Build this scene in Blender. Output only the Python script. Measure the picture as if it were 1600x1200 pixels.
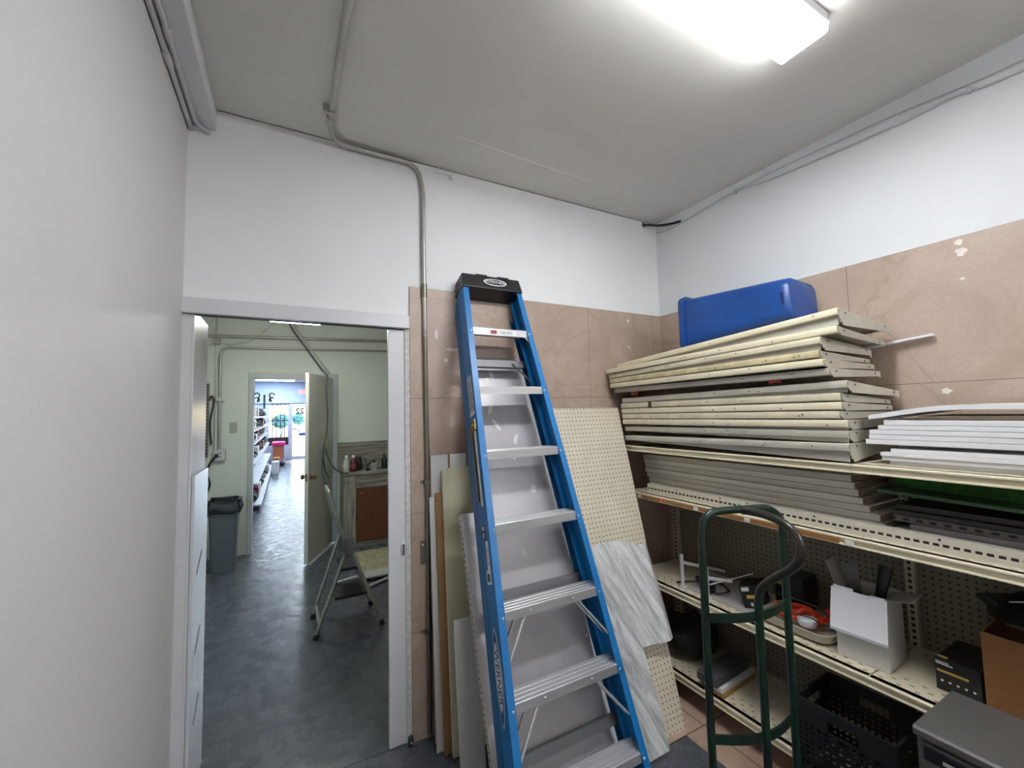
import bpy, bmesh, math, random
from mathutils import Matrix, Vector

SC = bpy.context.scene
COL = SC.collection
for _o in list(bpy.data.objects):
    bpy.data.objects.remove(_o)
random.seed(7)
PI = math.pi

# ------------------------------------------------------------------ camera
cam_d = bpy.data.cameras.new('camera')
cam_d.sensor_fit = 'HORIZONTAL'
cam_d.sensor_width = 36.0
cam_d.lens = 36.0 * 657.0 / 1600.0
cam_d.clip_start = 0.02
cam_d.clip_end = 300
cam = bpy.data.objects.new('camera', cam_d)
COL.objects.link(cam)
CR = Matrix(((0.8817, 0.0102, 0.4716), (-0.4713, 0.0681, 0.8793), (-0.0232, -0.9976, 0.0648)))
M4 = Matrix.Identity(4)
for i in range(3):
    M4[i][0] = CR[i][0]
    M4[i][1] = -CR[i][1]
    M4[i][2] = -CR[i][2]
M4.translation = (0, 0, 1.6)
cam.matrix_world = M4
SC.camera = cam

# ------------------------------------------------------------------ sky, exposure
world = bpy.data.worlds.new('sky')
SC.world = world
world.use_nodes = True
wn = world.node_tree
wn.nodes.clear()
w_out = wn.nodes.new('ShaderNodeOutputWorld')
w_bg = wn.nodes.new('ShaderNodeBackground')
w_sky = wn.nodes.new('ShaderNodeTexSky')
w_sky.sky_type = 'NISHITA'
w_sky.sun_elevation = math.radians(52)
w_sky.sun_rotation = math.radians(25)
w_sky.sun_disc = False
w_bg.inputs['Strength'].default_value = 1.1
wn.links.new(w_sky.outputs[0], w_bg.inputs['Color'])
wn.links.new(w_bg.outputs[0], w_out.inputs['Surface'])
sun_d = bpy.data.lights.new('sun', 'SUN')
sun_d.energy = 14
sun_d.angle = math.radians(0.6)
sun_d.color = (1.0, 0.96, 0.9)
sun = bpy.data.objects.new('sun', sun_d)
COL.objects.link(sun)
sun.rotation_euler = (math.radians(-42), 0, math.radians(-18))
SC.view_settings.view_transform = 'Standard'
SC.view_settings.look = 'None'
SC.view_settings.gamma = 1.0
SC.view_settings.use_curve_mapping = False
SC.view_settings.exposure = 0.12
SC.cycles.use_denoising = True
SC.cycles.max_bounces = 10
SC.cycles.diffuse_bounces = 6
SC.cycles.sample_clamp_indirect = 6.0
SC.cycles.caustics_reflective = False
SC.cycles.caustics_refractive = False
LAMP_STORAGE = 64.0
LAMP_FILL = 74.0       # added strip light behind the viewer, out of view, fills in light       # diffuser of the storage-room strip light
LAMP_BACK = 88.0           # strip light of the back room
LAMP_SHOP = 30.0          # troffers of the shop

# ------------------------------------------------------------------ materials
def srgb(r, g, b):
    f = lambda c: (c / 255 / 12.92) if c <= 10 else (((c / 255) + 0.055) / 1.055) ** 2.4
    return (f(r), f(g), f(b), 1)

class N:
    """small helper round one material's node tree"""
    def __init__(s, name):
        s.m = bpy.data.materials.new(name)
        s.m.use_nodes = True
        s.t = s.m.node_tree
        s.b = s.t.nodes['Principled BSDF']
        s.co = None
    def n(s, kind, **kw):
        x = s.t.nodes.new('ShaderNode' + kind)
        for k, v in kw.items():
            setattr(x, k, v)
        return x
    def l(s, a, b):
        s.t.links.new(a, b)
    def obj(s):
        if s.co is None:
            s.co = s.n('TexCoord').outputs['Object']
        return s.co
    def math(s, op, a, b=None, c=None):
        x = s.n('Math', operation=op)
        for i, v in enumerate((a, b, c)):
            if v is None:
                continue
            if hasattr(v, 'links'):
                s.l(v, x.inputs[i])
            else:
                x.inputs[i].default_value = v
        return x.outputs[0]
    def mix(s, fac, a, b):
        x = s.n('Mix', data_type='RGBA')
        if hasattr(fac, 'links'):
            s.l(fac, x.inputs[0])
        else:
            x.inputs[0].default_value = fac
        for i, v in ((6, a), (7, b)):
            if hasattr(v, 'links'):
                s.l(v, x.inputs[i])
            else:
                x.inputs[i].default_value = v
        return x.outputs[2]
    def noise(s, scale, detail=3, rough=0.5, vec=None, stretch=None, dist=0.0):
        x = s.n('TexNoise')
        x.inputs['Scale'].default_value = scale
        x.inputs['Detail'].default_value = detail
        x.inputs['Roughness'].default_value = rough
        x.inputs['Distortion'].default_value = dist
        v = vec or s.obj()
        if stretch:
            mp = s.n('Mapping')
            mp.inputs['Scale'].default_value = stretch
            s.l(v, mp.inputs['Vector'])
            v = mp.outputs[0]
        s.l(v, x.inputs['Vector'])
        return x.outputs[0]
    def ramp(s, v, lo, hi):
        x = s.n('MapRange')
        x.inputs['From Min'].default_value = lo
        x.inputs['From Max'].default_value = hi
        s.l(v, x.inputs['Value'])
        return x.outputs[0]
    def xyz(s):
        x = s.n('SeparateXYZ')
        s.l(s.obj(), x.inputs[0])
        return x.outputs
    def bump(s, h, strength, dist=0.002):
        x = s.n('Bump')
        x.inputs['Strength'].default_value = strength
        x.inputs['Distance'].default_value = dist
        s.l(h, x.inputs['Height'])
        s.l(x.outputs[0], s.b.inputs['Normal'])
    def set(s, col=None, rough=None, metal=None, spec=None):
        for k, v in (('Base Color', col), ('Roughness', rough), ('Metallic', metal), ('Specular IOR Level', spec)):
            if v is None:
                continue
            if hasattr(v, 'links'):
                s.l(v, s.b.inputs[k])
            else:
                s.b.inputs[k].default_value = v
        return s.m

MATS = {}
def mat(name, col, rough=0.5, metal=0.0, var=0.12, scale=6.0, bump=0.0, bscale=80.0, stretch=None, spec=None):
    """a plain surface with a little unevenness in tone and relief"""
    if name in MATS:
        return MATS[name]
    k = N(name)
    c = srgb(*col)
    d = tuple(max(0, x * (1 - var)) for x in c[:3]) + (1,)
    e = tuple(min(1, x * (1 + var * 0.6)) for x in c[:3]) + (1,)
    f = k.ramp(k.noise(scale, 4, 0.6, stretch=stretch), 0.3, 0.7)
    k.set(k.mix(f, d, e), rough, metal, spec)
    if bump:
        k.bump(k.noise(bscale, 3), bump)
    MATS[name] = k.m
    return k.m

def emit(name, col, strength):
    m = bpy.data.materials.new(name)
    m.use_nodes = True
    b = m.node_tree.nodes['Principled BSDF']
    b.inputs['Base Color'].default_value = (*col, 1)
    b.inputs['Emission Color'].default_value = (*col, 1)
    b.inputs['Emission Strength'].default_value = strength
    return m

def dots_fac(k, a, b, pitch, r):
    fa = k.math('SUBTRACT', k.math('FRACT', k.math('DIVIDE', a, pitch)), 0.5)
    fb = k.math('SUBTRACT', k.math('FRACT', k.math('DIVIDE', b, pitch)), 0.5)
    d = k.math('SQRT', k.math('ADD', k.math('MULTIPLY', fa, fa), k.math('MULTIPLY', fb, fb)))
    return k.math('LESS_THAN', d, r / pitch)

def peg_mat(name, col, axes=(0, 2), pitch=0.0254, r=0.0036, rough=0.5):
    k = N(name)
    o = k.xyz()
    c = srgb(*col)
    d = tuple(x * 0.86 for x in c[:3]) + (1,)
    base = k.mix(k.ramp(k.noise(5, 4), 0.3, 0.7), d, c)
    fac = dots_fac(k, o[axes[0]], o[axes[1]], pitch, r)
    k.set(k.mix(fac, base, srgb(30, 27, 22)), rough)
    return k.m

def band(k, v, lo, hi):
    return k.math('MULTIPLY', k.math('GREATER_THAN', v, lo), k.math('LESS_THAN', v, hi))

def deck_mat(name, col):
    """enamelled steel shelf deck with rows of small slots near the front edge; local X = depth, Y = length"""
    k = N(name)
    o = k.xyz()
    c = srgb(*col)
    d = tuple(x * 0.85 for x in c[:3]) + (1,)
    base = k.mix(k.ramp(k.noise(7, 4, 0.6), 0.35, 0.7), d, c)
    tot = None
    for i, (x0, ph) in enumerate(((0.045, 0.0), (0.075, 0.5), (0.105, 0.0), (0.36, 0.5))):
        fy = k.math('FRACT', k.math('ADD', k.math('DIVIDE', o[1], 0.0508), ph))
        s = k.math('MULTIPLY', band(k, fy, 0.35, 0.62), band(k, o[0], x0 - 0.0028, x0 + 0.0028))
        tot = s if tot is None else k.math('MAXIMUM', tot, s)
    k.set(k.mix(tot, base, srgb(34, 31, 26)), 0.42)
    return k.m

def slot_mat(name, col, axis, cross, c0, half, pitch=0.0254, duty=(0.2, 0.75)):
    """steel channel with a row of punched slots"""
    k = N(name)
    o = k.xyz()
    c = srgb(*col)
    d = tuple(x * 0.86 for x in c[:3]) + (1,)
    base = k.mix(k.ramp(k.noise(9, 4, 0.6), 0.35, 0.7), d, c)
    f = k.math('MULTIPLY', band(k, k.math('FRACT', k.math('DIVIDE', o[axis], pitch)), *duty),
               band(k, o[cross], c0 - half, c0 + half))
    k.set(k.mix(f, base, srgb(22, 20, 18)), 0.4)
    return k.m

def wall_mat(name, col, rough=0.62, bump=0.25):
    k = N(name)
    c = srgb(*col)
    d = tuple(x * 0.93 for x in c[:3]) + (1,)
    big = k.ramp(k.noise(1.3, 4, 0.6), 0.35, 0.7)
    k.set(k.mix(big, d, c), rough, 0, 0.25)
    k.bump(k.noise(140, 3, 0.6), bump, 0.001)
    return k.m

def tile_mat(name, u_axis, u0):
    """pink-tan stone tiles of 585 mm with thin grout lines, veins and pale patches"""
    k = N(name)
    o = k.xyz()
    u = k.math('ADD', o[u_axis], -u0)
    v = k.math('ADD', o[2], -2.262)
    P, G = 0.5835, 0.0013
    fu = k.math('ABSOLUTE', k.math('SUBTRACT', k.math('FRACT', k.math('ADD', k.math('DIVIDE', u, P), 0.5)), 0.5))
    fv = k.math('ABSOLUTE', k.math('SUBTRACT', k.math('FRACT', k.math('ADD', k.math('DIVIDE', v, P), 0.5)), 0.5))
    grout = k.math('LESS_THAN', k.math('MINIMUM', fu, fv), G / P)
    fine = k.ramp(k.noise(85, 5, 0.75), 0.3, 0.7)
    blot = k.ramp(k.noise(2.6, 5, 0.6, dist=0.8), 0.35, 0.68)
    vein = k.noise(1.5, 5, 0.6, dist=1.1)
    vl = k.math('SUBTRACT', 1.0, k.ramp(k.math('ABSOLUTE', k.math('SUBTRACT', vein, 0.5)), 0.0, 0.022))
    a = k.mix(blot, srgb(170, 150, 136), srgb(190, 172, 160))
    b = k.mix(k.math('MULTIPLY', fine, 0.55), a, srgb(164, 142, 126))
    c = k.mix(k.math('MULTIPLY', vl, 0.25), b, srgb(138, 112, 94))
    k.set(k.mix(grout, c, srgb(112, 96, 84)), 0.38, 0, 0.4)
    k.bump(vein, 0.12, 0.003)
    return k.m

def concrete_mat():
    k = N('painted_concrete_floor')
    big = k.ramp(k.noise(0.9, 6, 0.62), 0.3, 0.72)
    sm = k.ramp(k.noise(9, 5, 0.6), 0.35, 0.7)
    a = k.mix(big, srgb(72, 76, 83), srgb(92, 96, 104))
    b = k.mix(k.math('MULTIPLY', sm, 0.4), a, srgb(68, 72, 80))
    scr = k.noise(3.0, 5, 0.6, stretch=(1, 0.25, 1), dist=1.2)
    sl = k.math('SUBTRACT', 1.0, k.ramp(k.math('ABSOLUTE', k.math('SUBTRACT', scr, 0.52)), 0.0, 0.01))
    k.set(k.mix(k.math('MULTIPLY', sl, 0.3), b, srgb(70, 74, 82)), k.math('ADD', 0.2, k.math('MULTIPLY', sm, 0.16)), 0, 0.5)
    k.bump(k.noise(6, 4, 0.5, dist=0.5), 0.26, 0.02)
    return k.m

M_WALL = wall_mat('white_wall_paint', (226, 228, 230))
M_WALLL = wall_mat('dimmed_left_wall_paint', (214, 213, 212))  # same paint as the back wall, dimmed for the weaker light here
M_WALLK = wall_mat('brightened_back_wall_paint', (240, 241, 242))  # same paint again, extra light on the back wall put into its colour
M_WALLB = wall_mat('backroom_wall_paint', (210, 214, 204))
M_CEIL = wall_mat('grey_ceiling_paint', (226, 224, 218), 0.7, 0.2)
M_TRIM = mat('white_gloss_trim', (214, 214, 218), 0.28, 0, 0.05, 3, 0.1, 60)
M_TILE_B = tile_mat('pink_tan_tile_back', 0, 0.557)
M_TILE_R = tile_mat('pink_tan_tile_right', 1, 0.991)
M_FLOOR = concrete_mat()
M_ALU = mat('brushed_aluminium', (214, 215, 217), 0.38, 0.6, 0.12, 9, 0.0, 60, (1, 12, 12))
M_STEEL = mat('galvanised_steel', (134, 134, 132), 0.42, 0.8, 0.2, 12)
M_DARKSTEEL = mat('dark_steel', (70, 70, 70), 0.45, 0.7)
M_BLACK = mat('black_plastic', (26, 26, 28), 0.45, 0, 0.2)
M_BAG = mat('black_bin_bag', (17, 17, 19), 0.36, 0, 0.2, 10, 0.6, 25)
M_WHITE = mat('white_plastic', (226, 227, 230), 0.4, 0, 0.05)
M_CREAM = mat('cream_enamel', (218, 209, 182), 0.36, 0, 0.1, 5)
M_CREAMW = mat('worn_cream_enamel', (206, 199, 174), 0.4, 0, 0.2, 9)
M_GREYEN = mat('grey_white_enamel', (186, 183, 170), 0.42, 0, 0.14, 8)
M_DECK = deck_mat('slotted_shelf_deck', (214, 205, 180))
M_DECKPL = mat('plain_shelf_deck', (205, 199, 178), 0.42, 0, 0.1)

# ------------------------------------------------------------------ geometry helpers
class MB:
    """collects shapes that become ONE mesh object"""
    def __init__(s):
        s.bm = bmesh.new()
    def box(s, x0, x1, y0, y1, z0, z1, M=None):
        vs = [s.bm.verts.new((x, y, z)) for x in (x0, x1) for y in (y0, y1) for z in (z0, z1)]
        for f in ((0, 1, 3, 2), (4, 6, 7, 5), (0, 4, 5, 1), (2, 3, 7, 6), (0, 2, 6, 4), (1, 5, 7, 3)):
            s.bm.faces.new([vs[i] for i in f])
        if M is not None:
            bmesh.ops.transform(s.bm, matrix=M, verts=vs)
        return s
    def hexa(s, b, t):
        """eight corners: four below, four above, same order"""
        vs = [s.bm.verts.new(p) for p in list(b) + list(t)]
        for f in ((3, 2, 1, 0), (4, 5, 6, 7), (0, 1, 5, 4), (1, 2, 6, 5), (2, 3, 7, 6), (3, 0, 4, 7)):
            s.bm.faces.new([vs[i] for i in f])
        return s
    def prism(s, poly, axis, d0, d1):
        """polygon in the plane across `axis` pushed from d0 to d1"""
        def P(p, d):
            return {'x': (d, p[0], p[1]), 'y': (p[0], d, p[1]), 'z': (p[0], p[1], d)}[axis]
        a = [s.bm.verts.new(P(p, d0)) for p in poly]
        b = [s.bm.verts.new(P(p, d1)) for p in poly]
        n = len(poly)
        s.bm.faces.new(a)
        s.bm.faces.new(list(reversed(b)))
        for i in range(n):
            s.bm.faces.new((a[i], b[i], b[(i + 1) % n], a[(i + 1) % n]))
        return s
    def tube(s, pts, r, seg=10, caps=True, flat=None):
        pts = [Vector(p) for p in pts]
        n = len(pts)
        rings = []
        up = None
        for i, p in enumerate(pts):
            t = (pts[min(i + 1, n - 1)] - pts[max(i - 1, 0)]).normalized()
            if up is None:
                up = Vector((0, 0, 1)) if abs(t.z) < 0.9 else Vector((1, 0, 0))
            a = t.cross(up)
            if a.length < 1e-6:
                a = t.orthogonal()
            a.normalize()
            b = a.cross(t).normalized()
            up = b
            rr = r[i] if isinstance(r, (list, tuple)) else r
            k = flat or 1.0
            rings.append([s.bm.verts.new(p + a * (rr * math.cos(2 * PI * j / seg)) + b * (rr * k * math.sin(2 * PI * j / seg))) for j in range(seg)])
        for i in range(n - 1):
            for j in range(seg):
                s.bm.faces.new((rings[i][j], rings[i][(j + 1) % seg], rings[i + 1][(j + 1) % seg], rings[i + 1][j]))
        if caps:
            s.bm.faces.new(list(reversed(rings[0])))
            s.bm.faces.new(rings[-1])
        return s
    def cyl(s, p0, p1, r0, r1=None, seg=14):
        return s.tube([p0, p1], [r0, r0 if r1 is None else r1], seg)
    def lathe(s, prof, c=(0, 0, 0), seg=20, axis='z'):
        rings = []
        for r, h in prof:
            ring = []
            for j in range(seg):
                a = 2 * PI * j / seg
                q = (r * math.cos(a), r * math.sin(a), h)
                if axis == 'y':
                    q = (q[0], q[2], q[1])
                if axis == 'x':
                    q = (q[2], q[0], q[1])
                ring.append(s.bm.verts.new(Vector(c) + Vector(q)))
            rings.append(ring)
        for i in range(len(rings) - 1):
            for j in range(seg):
                s.bm.faces.new((rings[i][j], rings[i][(j + 1) % seg], rings[i + 1][(j + 1) % seg], rings[i + 1][j]))
        s.bm.faces.new(list(reversed(rings[0])))
        s.bm.faces.new(rings[-1])
        return s
    def grid(s, f, nu, nv, thick=None):
        """surface patch f(u,v) with u, v in 0..1; `thick` = offset vector for a closed sheet"""
        def lay(off):
            return [[s.bm.verts.new(Vector(f(i / nu, j / nv)) + off) for j in range(nv + 1)] for i in range(nu + 1)]
        A = lay(Vector((0, 0, 0)))
        for i in range(nu):
            for j in range(nv):
                s.bm.faces.new((A[i][j], A[i + 1][j], A[i + 1][j + 1], A[i][j + 1]))
        if thick is not None:
            B = lay(Vector(thick))
            for i in range(nu):
                for j in range(nv):
                    s.bm.faces.new((B[i][j + 1], B[i + 1][j + 1], B[i + 1][j], B[i][j]))
            for i in range(nu):
                s.bm.faces.new((A[i][0], B[i][0], B[i + 1][0], A[i + 1][0]))
                s.bm.faces.new((A[i + 1][nv], B[i + 1][nv], B[i][nv], A[i][nv]))
            for j in range(nv):
                s.bm.faces.new((A[0][j + 1], B[0][j + 1], B[0][j], A[0][j]))
                s.bm.faces.new((A[nu][j], B[nu][j], B[nu][j + 1], A[nu][j + 1]))
        return s

def arc(c, a, b, r, t0, t1, n=8):
    """points on a circle about c in the plane of unit vectors a and b"""
    c, a, b = Vector(c), Vector(a), Vector(b)
    return [c + a * (r * math.cos(t0 + (t1 - t0) * i / n)) + b * (r * math.sin(t0 + (t1 - t0) * i / n)) for i in range(n + 1)]

def rounded(pts, r, n=6):
    """polyline with its inner corners rounded"""
    pts = [Vector(p) for p in pts]
    out = [pts[0]]
    for i in range(1, len(pts) - 1):
        p, a, b = pts[i], pts[i - 1], pts[i + 1]
        da, db = (a - p), (b - p)
        q = min(r, da.length * 0.49, db.length * 0.49)
        s, e = p + da.normalized() * q, p + db.normalized() * q
        for k in range(n + 1):
            t = k / n
            out.append(s * (1 - t) ** 2 + p * 2 * t * (1 - t) + e * t ** 2)
    out.append(pts[-1])
    return out

def spline(pts, n=6):
    pts = [Vector(p) for p in pts]
    P = [pts[0]] + pts + [pts[-1]]
    out = []
    for i in range(1, len(P) - 2):
        for k in range(n):
            t = k / n
            a, b, c, d = P[i - 1], P[i], P[i + 1], P[i + 2]
            out.append(0.5 * ((2 * b) + (c - a) * t + (2 * a - 5 * b + 4 * c - d) * t * t + (3 * b - a - 3 * c + d) * t ** 3))
    out.append(pts[-1])
    return out

TH = {}      # matrices of things, by object name

def T(x, y, z):
    return Matrix.Translation((x, y, z))

def Rz(a):
    return Matrix.Rotation(a, 4, 'Z')

def thing(name, label, cat, M=(0, 0, 0), group=None):
    o = bpy.data.objects.new(name, None)
    COL.objects.link(o)
    o.empty_display_size = 0.05
    if not isinstance(M, Matrix):
        M = T(*M)
    o.matrix_world = M
    TH[o.name] = M.copy()
    return tag(o, label, cat, group)

def tag(o, label=None, cat=None, group=None, kind=None):
    if label:
        o['label'] = label
    if cat:
        o['category'] = cat
    if group:
        o['group'] = group
    if kind:
        o['kind'] = kind
    return o

def obj(name, mb, m, parent=None, M=None, world=False, smooth=False, bevel=0.0, label=None):
    """link the collected shapes as one mesh object; with world=True the shapes were given in room coordinates"""
    me = bpy.data.meshes.new(name)
    bmesh.ops.recalc_face_normals(mb.bm, faces=mb.bm.faces[:])
    if parent is not None and world:
        bmesh.ops.transform(mb.bm, matrix=TH.get(parent.name, Matrix.Identity(4)).inverted(), verts=mb.bm.verts[:])
    mb.bm.to_mesh(me)
    mb.bm.free()
    o = bpy.data.objects.new(name, me)
    COL.objects.link(o)
    me.materials.append(m)
    if smooth:
        for p in me.polygons:
            p.use_smooth = True
        md = o.modifiers.new('edge', 'EDGE_SPLIT')
        md.split_angle = math.radians(40)
    if bevel:
        md = o.modifiers.new('bevel', 'BEVEL')
        md.width = bevel
        md.segments = 2
        md.limit_method = 'ANGLE'
        md.angle_limit = math.radians(40)
    if parent is not None:
        o.parent = parent
        if parent.name in TH:
            TH[o.name] = TH[parent.name]
    elif M is not None:
        o.matrix_world = M if isinstance(M, Matrix) else T(*M)
        TH[o.name] = o.matrix_world.copy()
    if label:
        o['label'] = label
    return o

def solo(name, mb, m, label, cat, base, group=None, **kw):
    """a thing that is one mesh, given in room coordinates, with its origin at `base`"""
    bmesh.ops.transform(mb.bm, matrix=T(*base).inverted(), verts=mb.bm.verts[:])
    return tag(obj(name, mb, m, None, T(*base), **kw), label, cat, group)

def struct(name, mb, m, **kw):
    return tag(obj(name, mb, m, **kw), kind='structure')

def text(name, body, size, M, m, parent, depth=0.0006, world=False, sx=1.0, bold=0.0):
    """lettering as thin solid shapes; M maps (right, up, out) of the writing"""
    c = bpy.data.curves.new('writing', 'FONT')
    c.body = body
    c.size = size
    c.align_x = 'CENTER'
    c.align_y = 'CENTER'
    c.extrude = depth
    c.offset = bold
    c.resolution_u = 3
    t = bpy.data.objects.new('writing', c)
    COL.objects.link(t)
    bpy.context.view_layer.update()
    dg = bpy.context.evaluated_depsgraph_get()
    me = bpy.data.meshes.new_from_object(t.evaluated_get(dg))
    bpy.data.objects.remove(t)
    bpy.data.curves.remove(c)
    if sx != 1.0:
        me.transform(Matrix.Diagonal((sx, 1, 1, 1)))
    me.transform(M)
    if world and parent is not None:
        me.transform(TH[parent.name].inverted())
    me.materials.clear()
    me.materials.append(m)
    o = bpy.data.objects.new(name, me)
    COL.objects.link(o)
    if parent is not None:
        o.parent = parent
    return o

def frame(o, x, y):
    """matrix with origin o, first axis x, second axis y"""
    x, y = Vector(x).normalized(), Vector(y)
    z = x.cross(y).normalized()
    y = z.cross(x)
    m = Matrix.Identity(4)
    for i in range(3):
        m[i][0], m[i][1], m[i][2] = x[i], y[i], z[i]
    m.translation = Vector(o)
    return m

def ellipse(mb, M, a, b, h, n=32, pointed=0.0):
    vs0, vs1 = [], []
    for i in range(n):
        t = 2 * PI * i / n
        x, y = a * math.cos(t), b * math.sin(t) * (abs(math.sin(t)) ** pointed)
        vs0.append(mb.bm.verts.new(M @ Vector((x, y, 0))))
        vs1.append(mb.bm.verts.new(M @ Vector((x, y, h))))
    mb.bm.faces.new(list(reversed(vs0)))
    mb.bm.faces.new(vs1)
    for i in range(n):
        mb.bm.faces.new((vs0[i], vs0[(i + 1) % n], vs1[(i + 1) % n], vs1[i]))
    return mb

def copy_tree(o, M, label=None, group=None):
    """a copy of a thing, with copies of its parts and sub-parts"""
    r = o.copy()
    COL.objects.link(r)
    r.matrix_world = M
    if label:
        r['label'] = label
    if group:
        r['group'] = group
    for ch in [x for x in bpy.data.objects if x.parent == o]:
        c = ch.copy()
        COL.objects.link(c)
        c.parent = r
        for g in [x for x in bpy.data.objects if x.parent == ch]:
            d = g.copy()
            COL.objects.link(d)
            d.parent = c
    return r

# ------------------------------------------------------------------ the rooms
def ftile_mat():
    k = N('pink_floor_tile')
    o = k.xyz()
    P, G = 0.45, 0.003
    g = None
    for ax, c0 in ((0, 1.865), (1, 1.52)):
        fu = k.math('ABSOLUTE', k.math('SUBTRACT', k.math('FRACT', k.math('ADD', k.math('DIVIDE', k.math('ADD', o[ax], -c0), P), 0.5)), 0.5))
        g = fu if g is None else k.math('MINIMUM', g, fu)
    blot = k.ramp(k.noise(4, 5, 0.6), 0.3, 0.7)
    c = k.mix(blot, srgb(160, 132, 116), srgb(188, 162, 146))
    k.set(k.mix(k.math('LESS_THAN', g, G / P), c, srgb(92, 76, 66)), 0.4)
    return k.m
M_FTILE = ftile_mat()
M_SHOPWALL = wall_mat('shop_wall_paint', (182, 196, 216))
M_SHOPCEIL = wall_mat('shop_ceiling', (216, 220, 226), 0.8)
M_OUT = mat('sunlit_concrete', (190, 186, 178), 0.8, 0, 0.15, 0.6)
M_GLASS = None
def glass_mat():
    k = N('window_glass')
    tr = k.n('BsdfTransparent')
    gl = k.n('BsdfGlossy')
    gl.inputs['Roughness'].default_value = 0.02
    mx = k.n('MixShader')
    mx.inputs[0].default_value = 0.06
    k.l(tr.outputs[0], mx.inputs[1])
    k.l(gl.outputs[0], mx.inputs[2])
    out = [x for x in k.t.nodes if x.type == 'OUTPUT_MATERIAL'][0]
    k.l(mx.outputs[0], out.inputs['Surface'])
    return k.m
M_GLASS = glass_mat()

struct('floor', MB().box(-1.3, 3.4, -3.1, 18.15, -0.12, 0.0), M_FLOOR)
b = MB()
b.box(1.0, 2.382, 1.52, 2.146, 0.0, 0.004)
b.box(1.735, 2.382, -3.0, 1.52, 0.0, 0.004)
struct('floor_tiles', b, M_FTILE)
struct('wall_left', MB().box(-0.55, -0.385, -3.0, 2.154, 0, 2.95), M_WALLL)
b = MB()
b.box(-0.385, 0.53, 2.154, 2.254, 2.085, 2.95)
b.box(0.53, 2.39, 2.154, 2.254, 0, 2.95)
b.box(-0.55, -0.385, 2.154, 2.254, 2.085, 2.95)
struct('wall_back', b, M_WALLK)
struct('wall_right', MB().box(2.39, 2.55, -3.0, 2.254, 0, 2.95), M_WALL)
struct('wall_front', MB().box(-0.55, 2.55, -3.12, -3.0, 0, 2.95), M_WALL)
struct('ceiling', MB().box(-0.55, 2.55, -3.12, 2.254, 2.95, 3.06), M_CEIL)
struct('wall_back_tiles', MB().box(0.557, 2.382, 2.146, 2.154, 0, 2.262), M_TILE_B)
struct('wall_right_tiles', MB().box(2.382, 2.39, -3.0, 2.146, 0, 2.262), M_TILE_R)

# plaster daubs left on the tiles, plus glints painted beside the ladder
M_DAUB_GLINT = mat('white_daub_glint', (224, 218, 210), 0.6)
def daub(u, z, ru, rz, wall, seed):
    rnd = random.Random(seed)
    mb = MB()
    n = 14
    pts = []
    for i in range(n):
        t = 2 * PI * i / n
        q = 0.7 + 0.5 * rnd.random()
        pts.append((u + ru * q * math.cos(t), z + rz * q * math.sin(t)))
    if wall == 'r':
        mb.prism([(p[0], p[1]) for p in pts], 'x', 2.3805, 2.3822)
    else:
        mb.prism([(p[0], p[1]) for p in pts], 'y', 2.1445, 2.1462)
    return mb
DAUBS_GLINTS = [('r', 0.603, 2.239, 0.012, 0.013, 'upper of two white plaster daubs high on the tan right wall'),
         ('r', 0.599, 2.197, 0.018, 0.018, 'lower and larger of the two plaster daubs high on the tan right wall'),
         ('r', 0.602, 2.089, 0.007, 0.006, 'tiny white plaster chip under the two daubs on the right wall'),
         ('r', 0.677, 1.643, 0.017, 0.012, 'white plaster daub on the tan wall just above the white boards'),
         ('b', 0.796, 1.941, 0.035, 0.010, 'long white painted glint on tile beside the blue ladder top'),
         ('b', 0.752, 1.881, 0.013, 0.012, 'round white painted glint on tile left of the blue ladder'),
         ('b', 2.07, 2.205, 0.010, 0.012, 'white plaster chip on the tan back wall left of the corner'),
         ('b', 2.07, 2.02, 0.009, 0.010, 'white plaster dot on tan back wall above the shelf stack'),
         ('b', 0.70, 2.02, 0.008, 0.03, 'thin upright white painted glint on tile beside the wall conduit')]
for i, (w, u, z, ru, rz, lb) in enumerate(DAUBS_GLINTS):
    base = (2.382, u, z) if w == 'r' else (u, 2.146, z)
    solo('plaster_daub_glint', daub(u, z, ru, rz, w, i), M_DAUB_GLINT, lb, 'plaster daub', base)

# drywall seams and flaws of the ceiling
b = MB()
b.tube([(-0.19, 1.829, 2.9495), (0.085, 1.837, 2.9495)], 0.0016, 6)
b.tube(spline([(0.62, 1.852, 2.9495), (0.99, 1.866, 2.9495), (1.30, 1.885, 2.9495), (1.8, 1.90, 2.9495), (2.3, 1.914, 2.9495)]), 0.0025, 6)
struct('ceiling_seam', b, M_CEIL)
struct('ceiling_gap', MB().tube(spline([(-0.28, 2.151, 2.9485), (0.0, 2.151, 2.949), (0.3, 2.150, 2.947), (0.9, 2.151, 2.9495), (1.6, 2.151, 2.948), (2.38, 2.151, 2.949)]), 0.002, 6), mat('dark_gap', (120, 116, 110), 0.8))
b = MB()
ring = [(1.545 + 0.032 * math.cos(t * PI / 12), 2.01 + 0.025 * math.sin(t * PI / 12), 2.9497) for t in range(25)]
b.tube(ring, 0.0022, 6)
solo('patched_hole_ring', b, M_CEIL, 'faint ring of a patched hole in the grey ceiling', 'ceiling patch', (1.545, 2.01, 2.95))
b = MB()
b.lathe([(0.0, 0), (0.016, 0.003), (0.018, 0.014), (0.012, 0.026), (0.0, 0.028)], (0.785, 2.148, 2.912), 12, 'x')
b.tube([(0.70, 2.148, 2.925), (0.78, 2.148, 2.925)], 0.006, 8)
solo('capped_pipe_stub', b, M_WHITE, 'white painted pipe stub with round cap where back wall meets ceiling', 'pipe stub', (0.74, 2.15, 2.92))

# boxed-in chase at the top of the left wall
struct('trim_1', MB().box(-0.385, -0.287, -3.0, 2.154, 2.855, 2.95), M_WALL)
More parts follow.
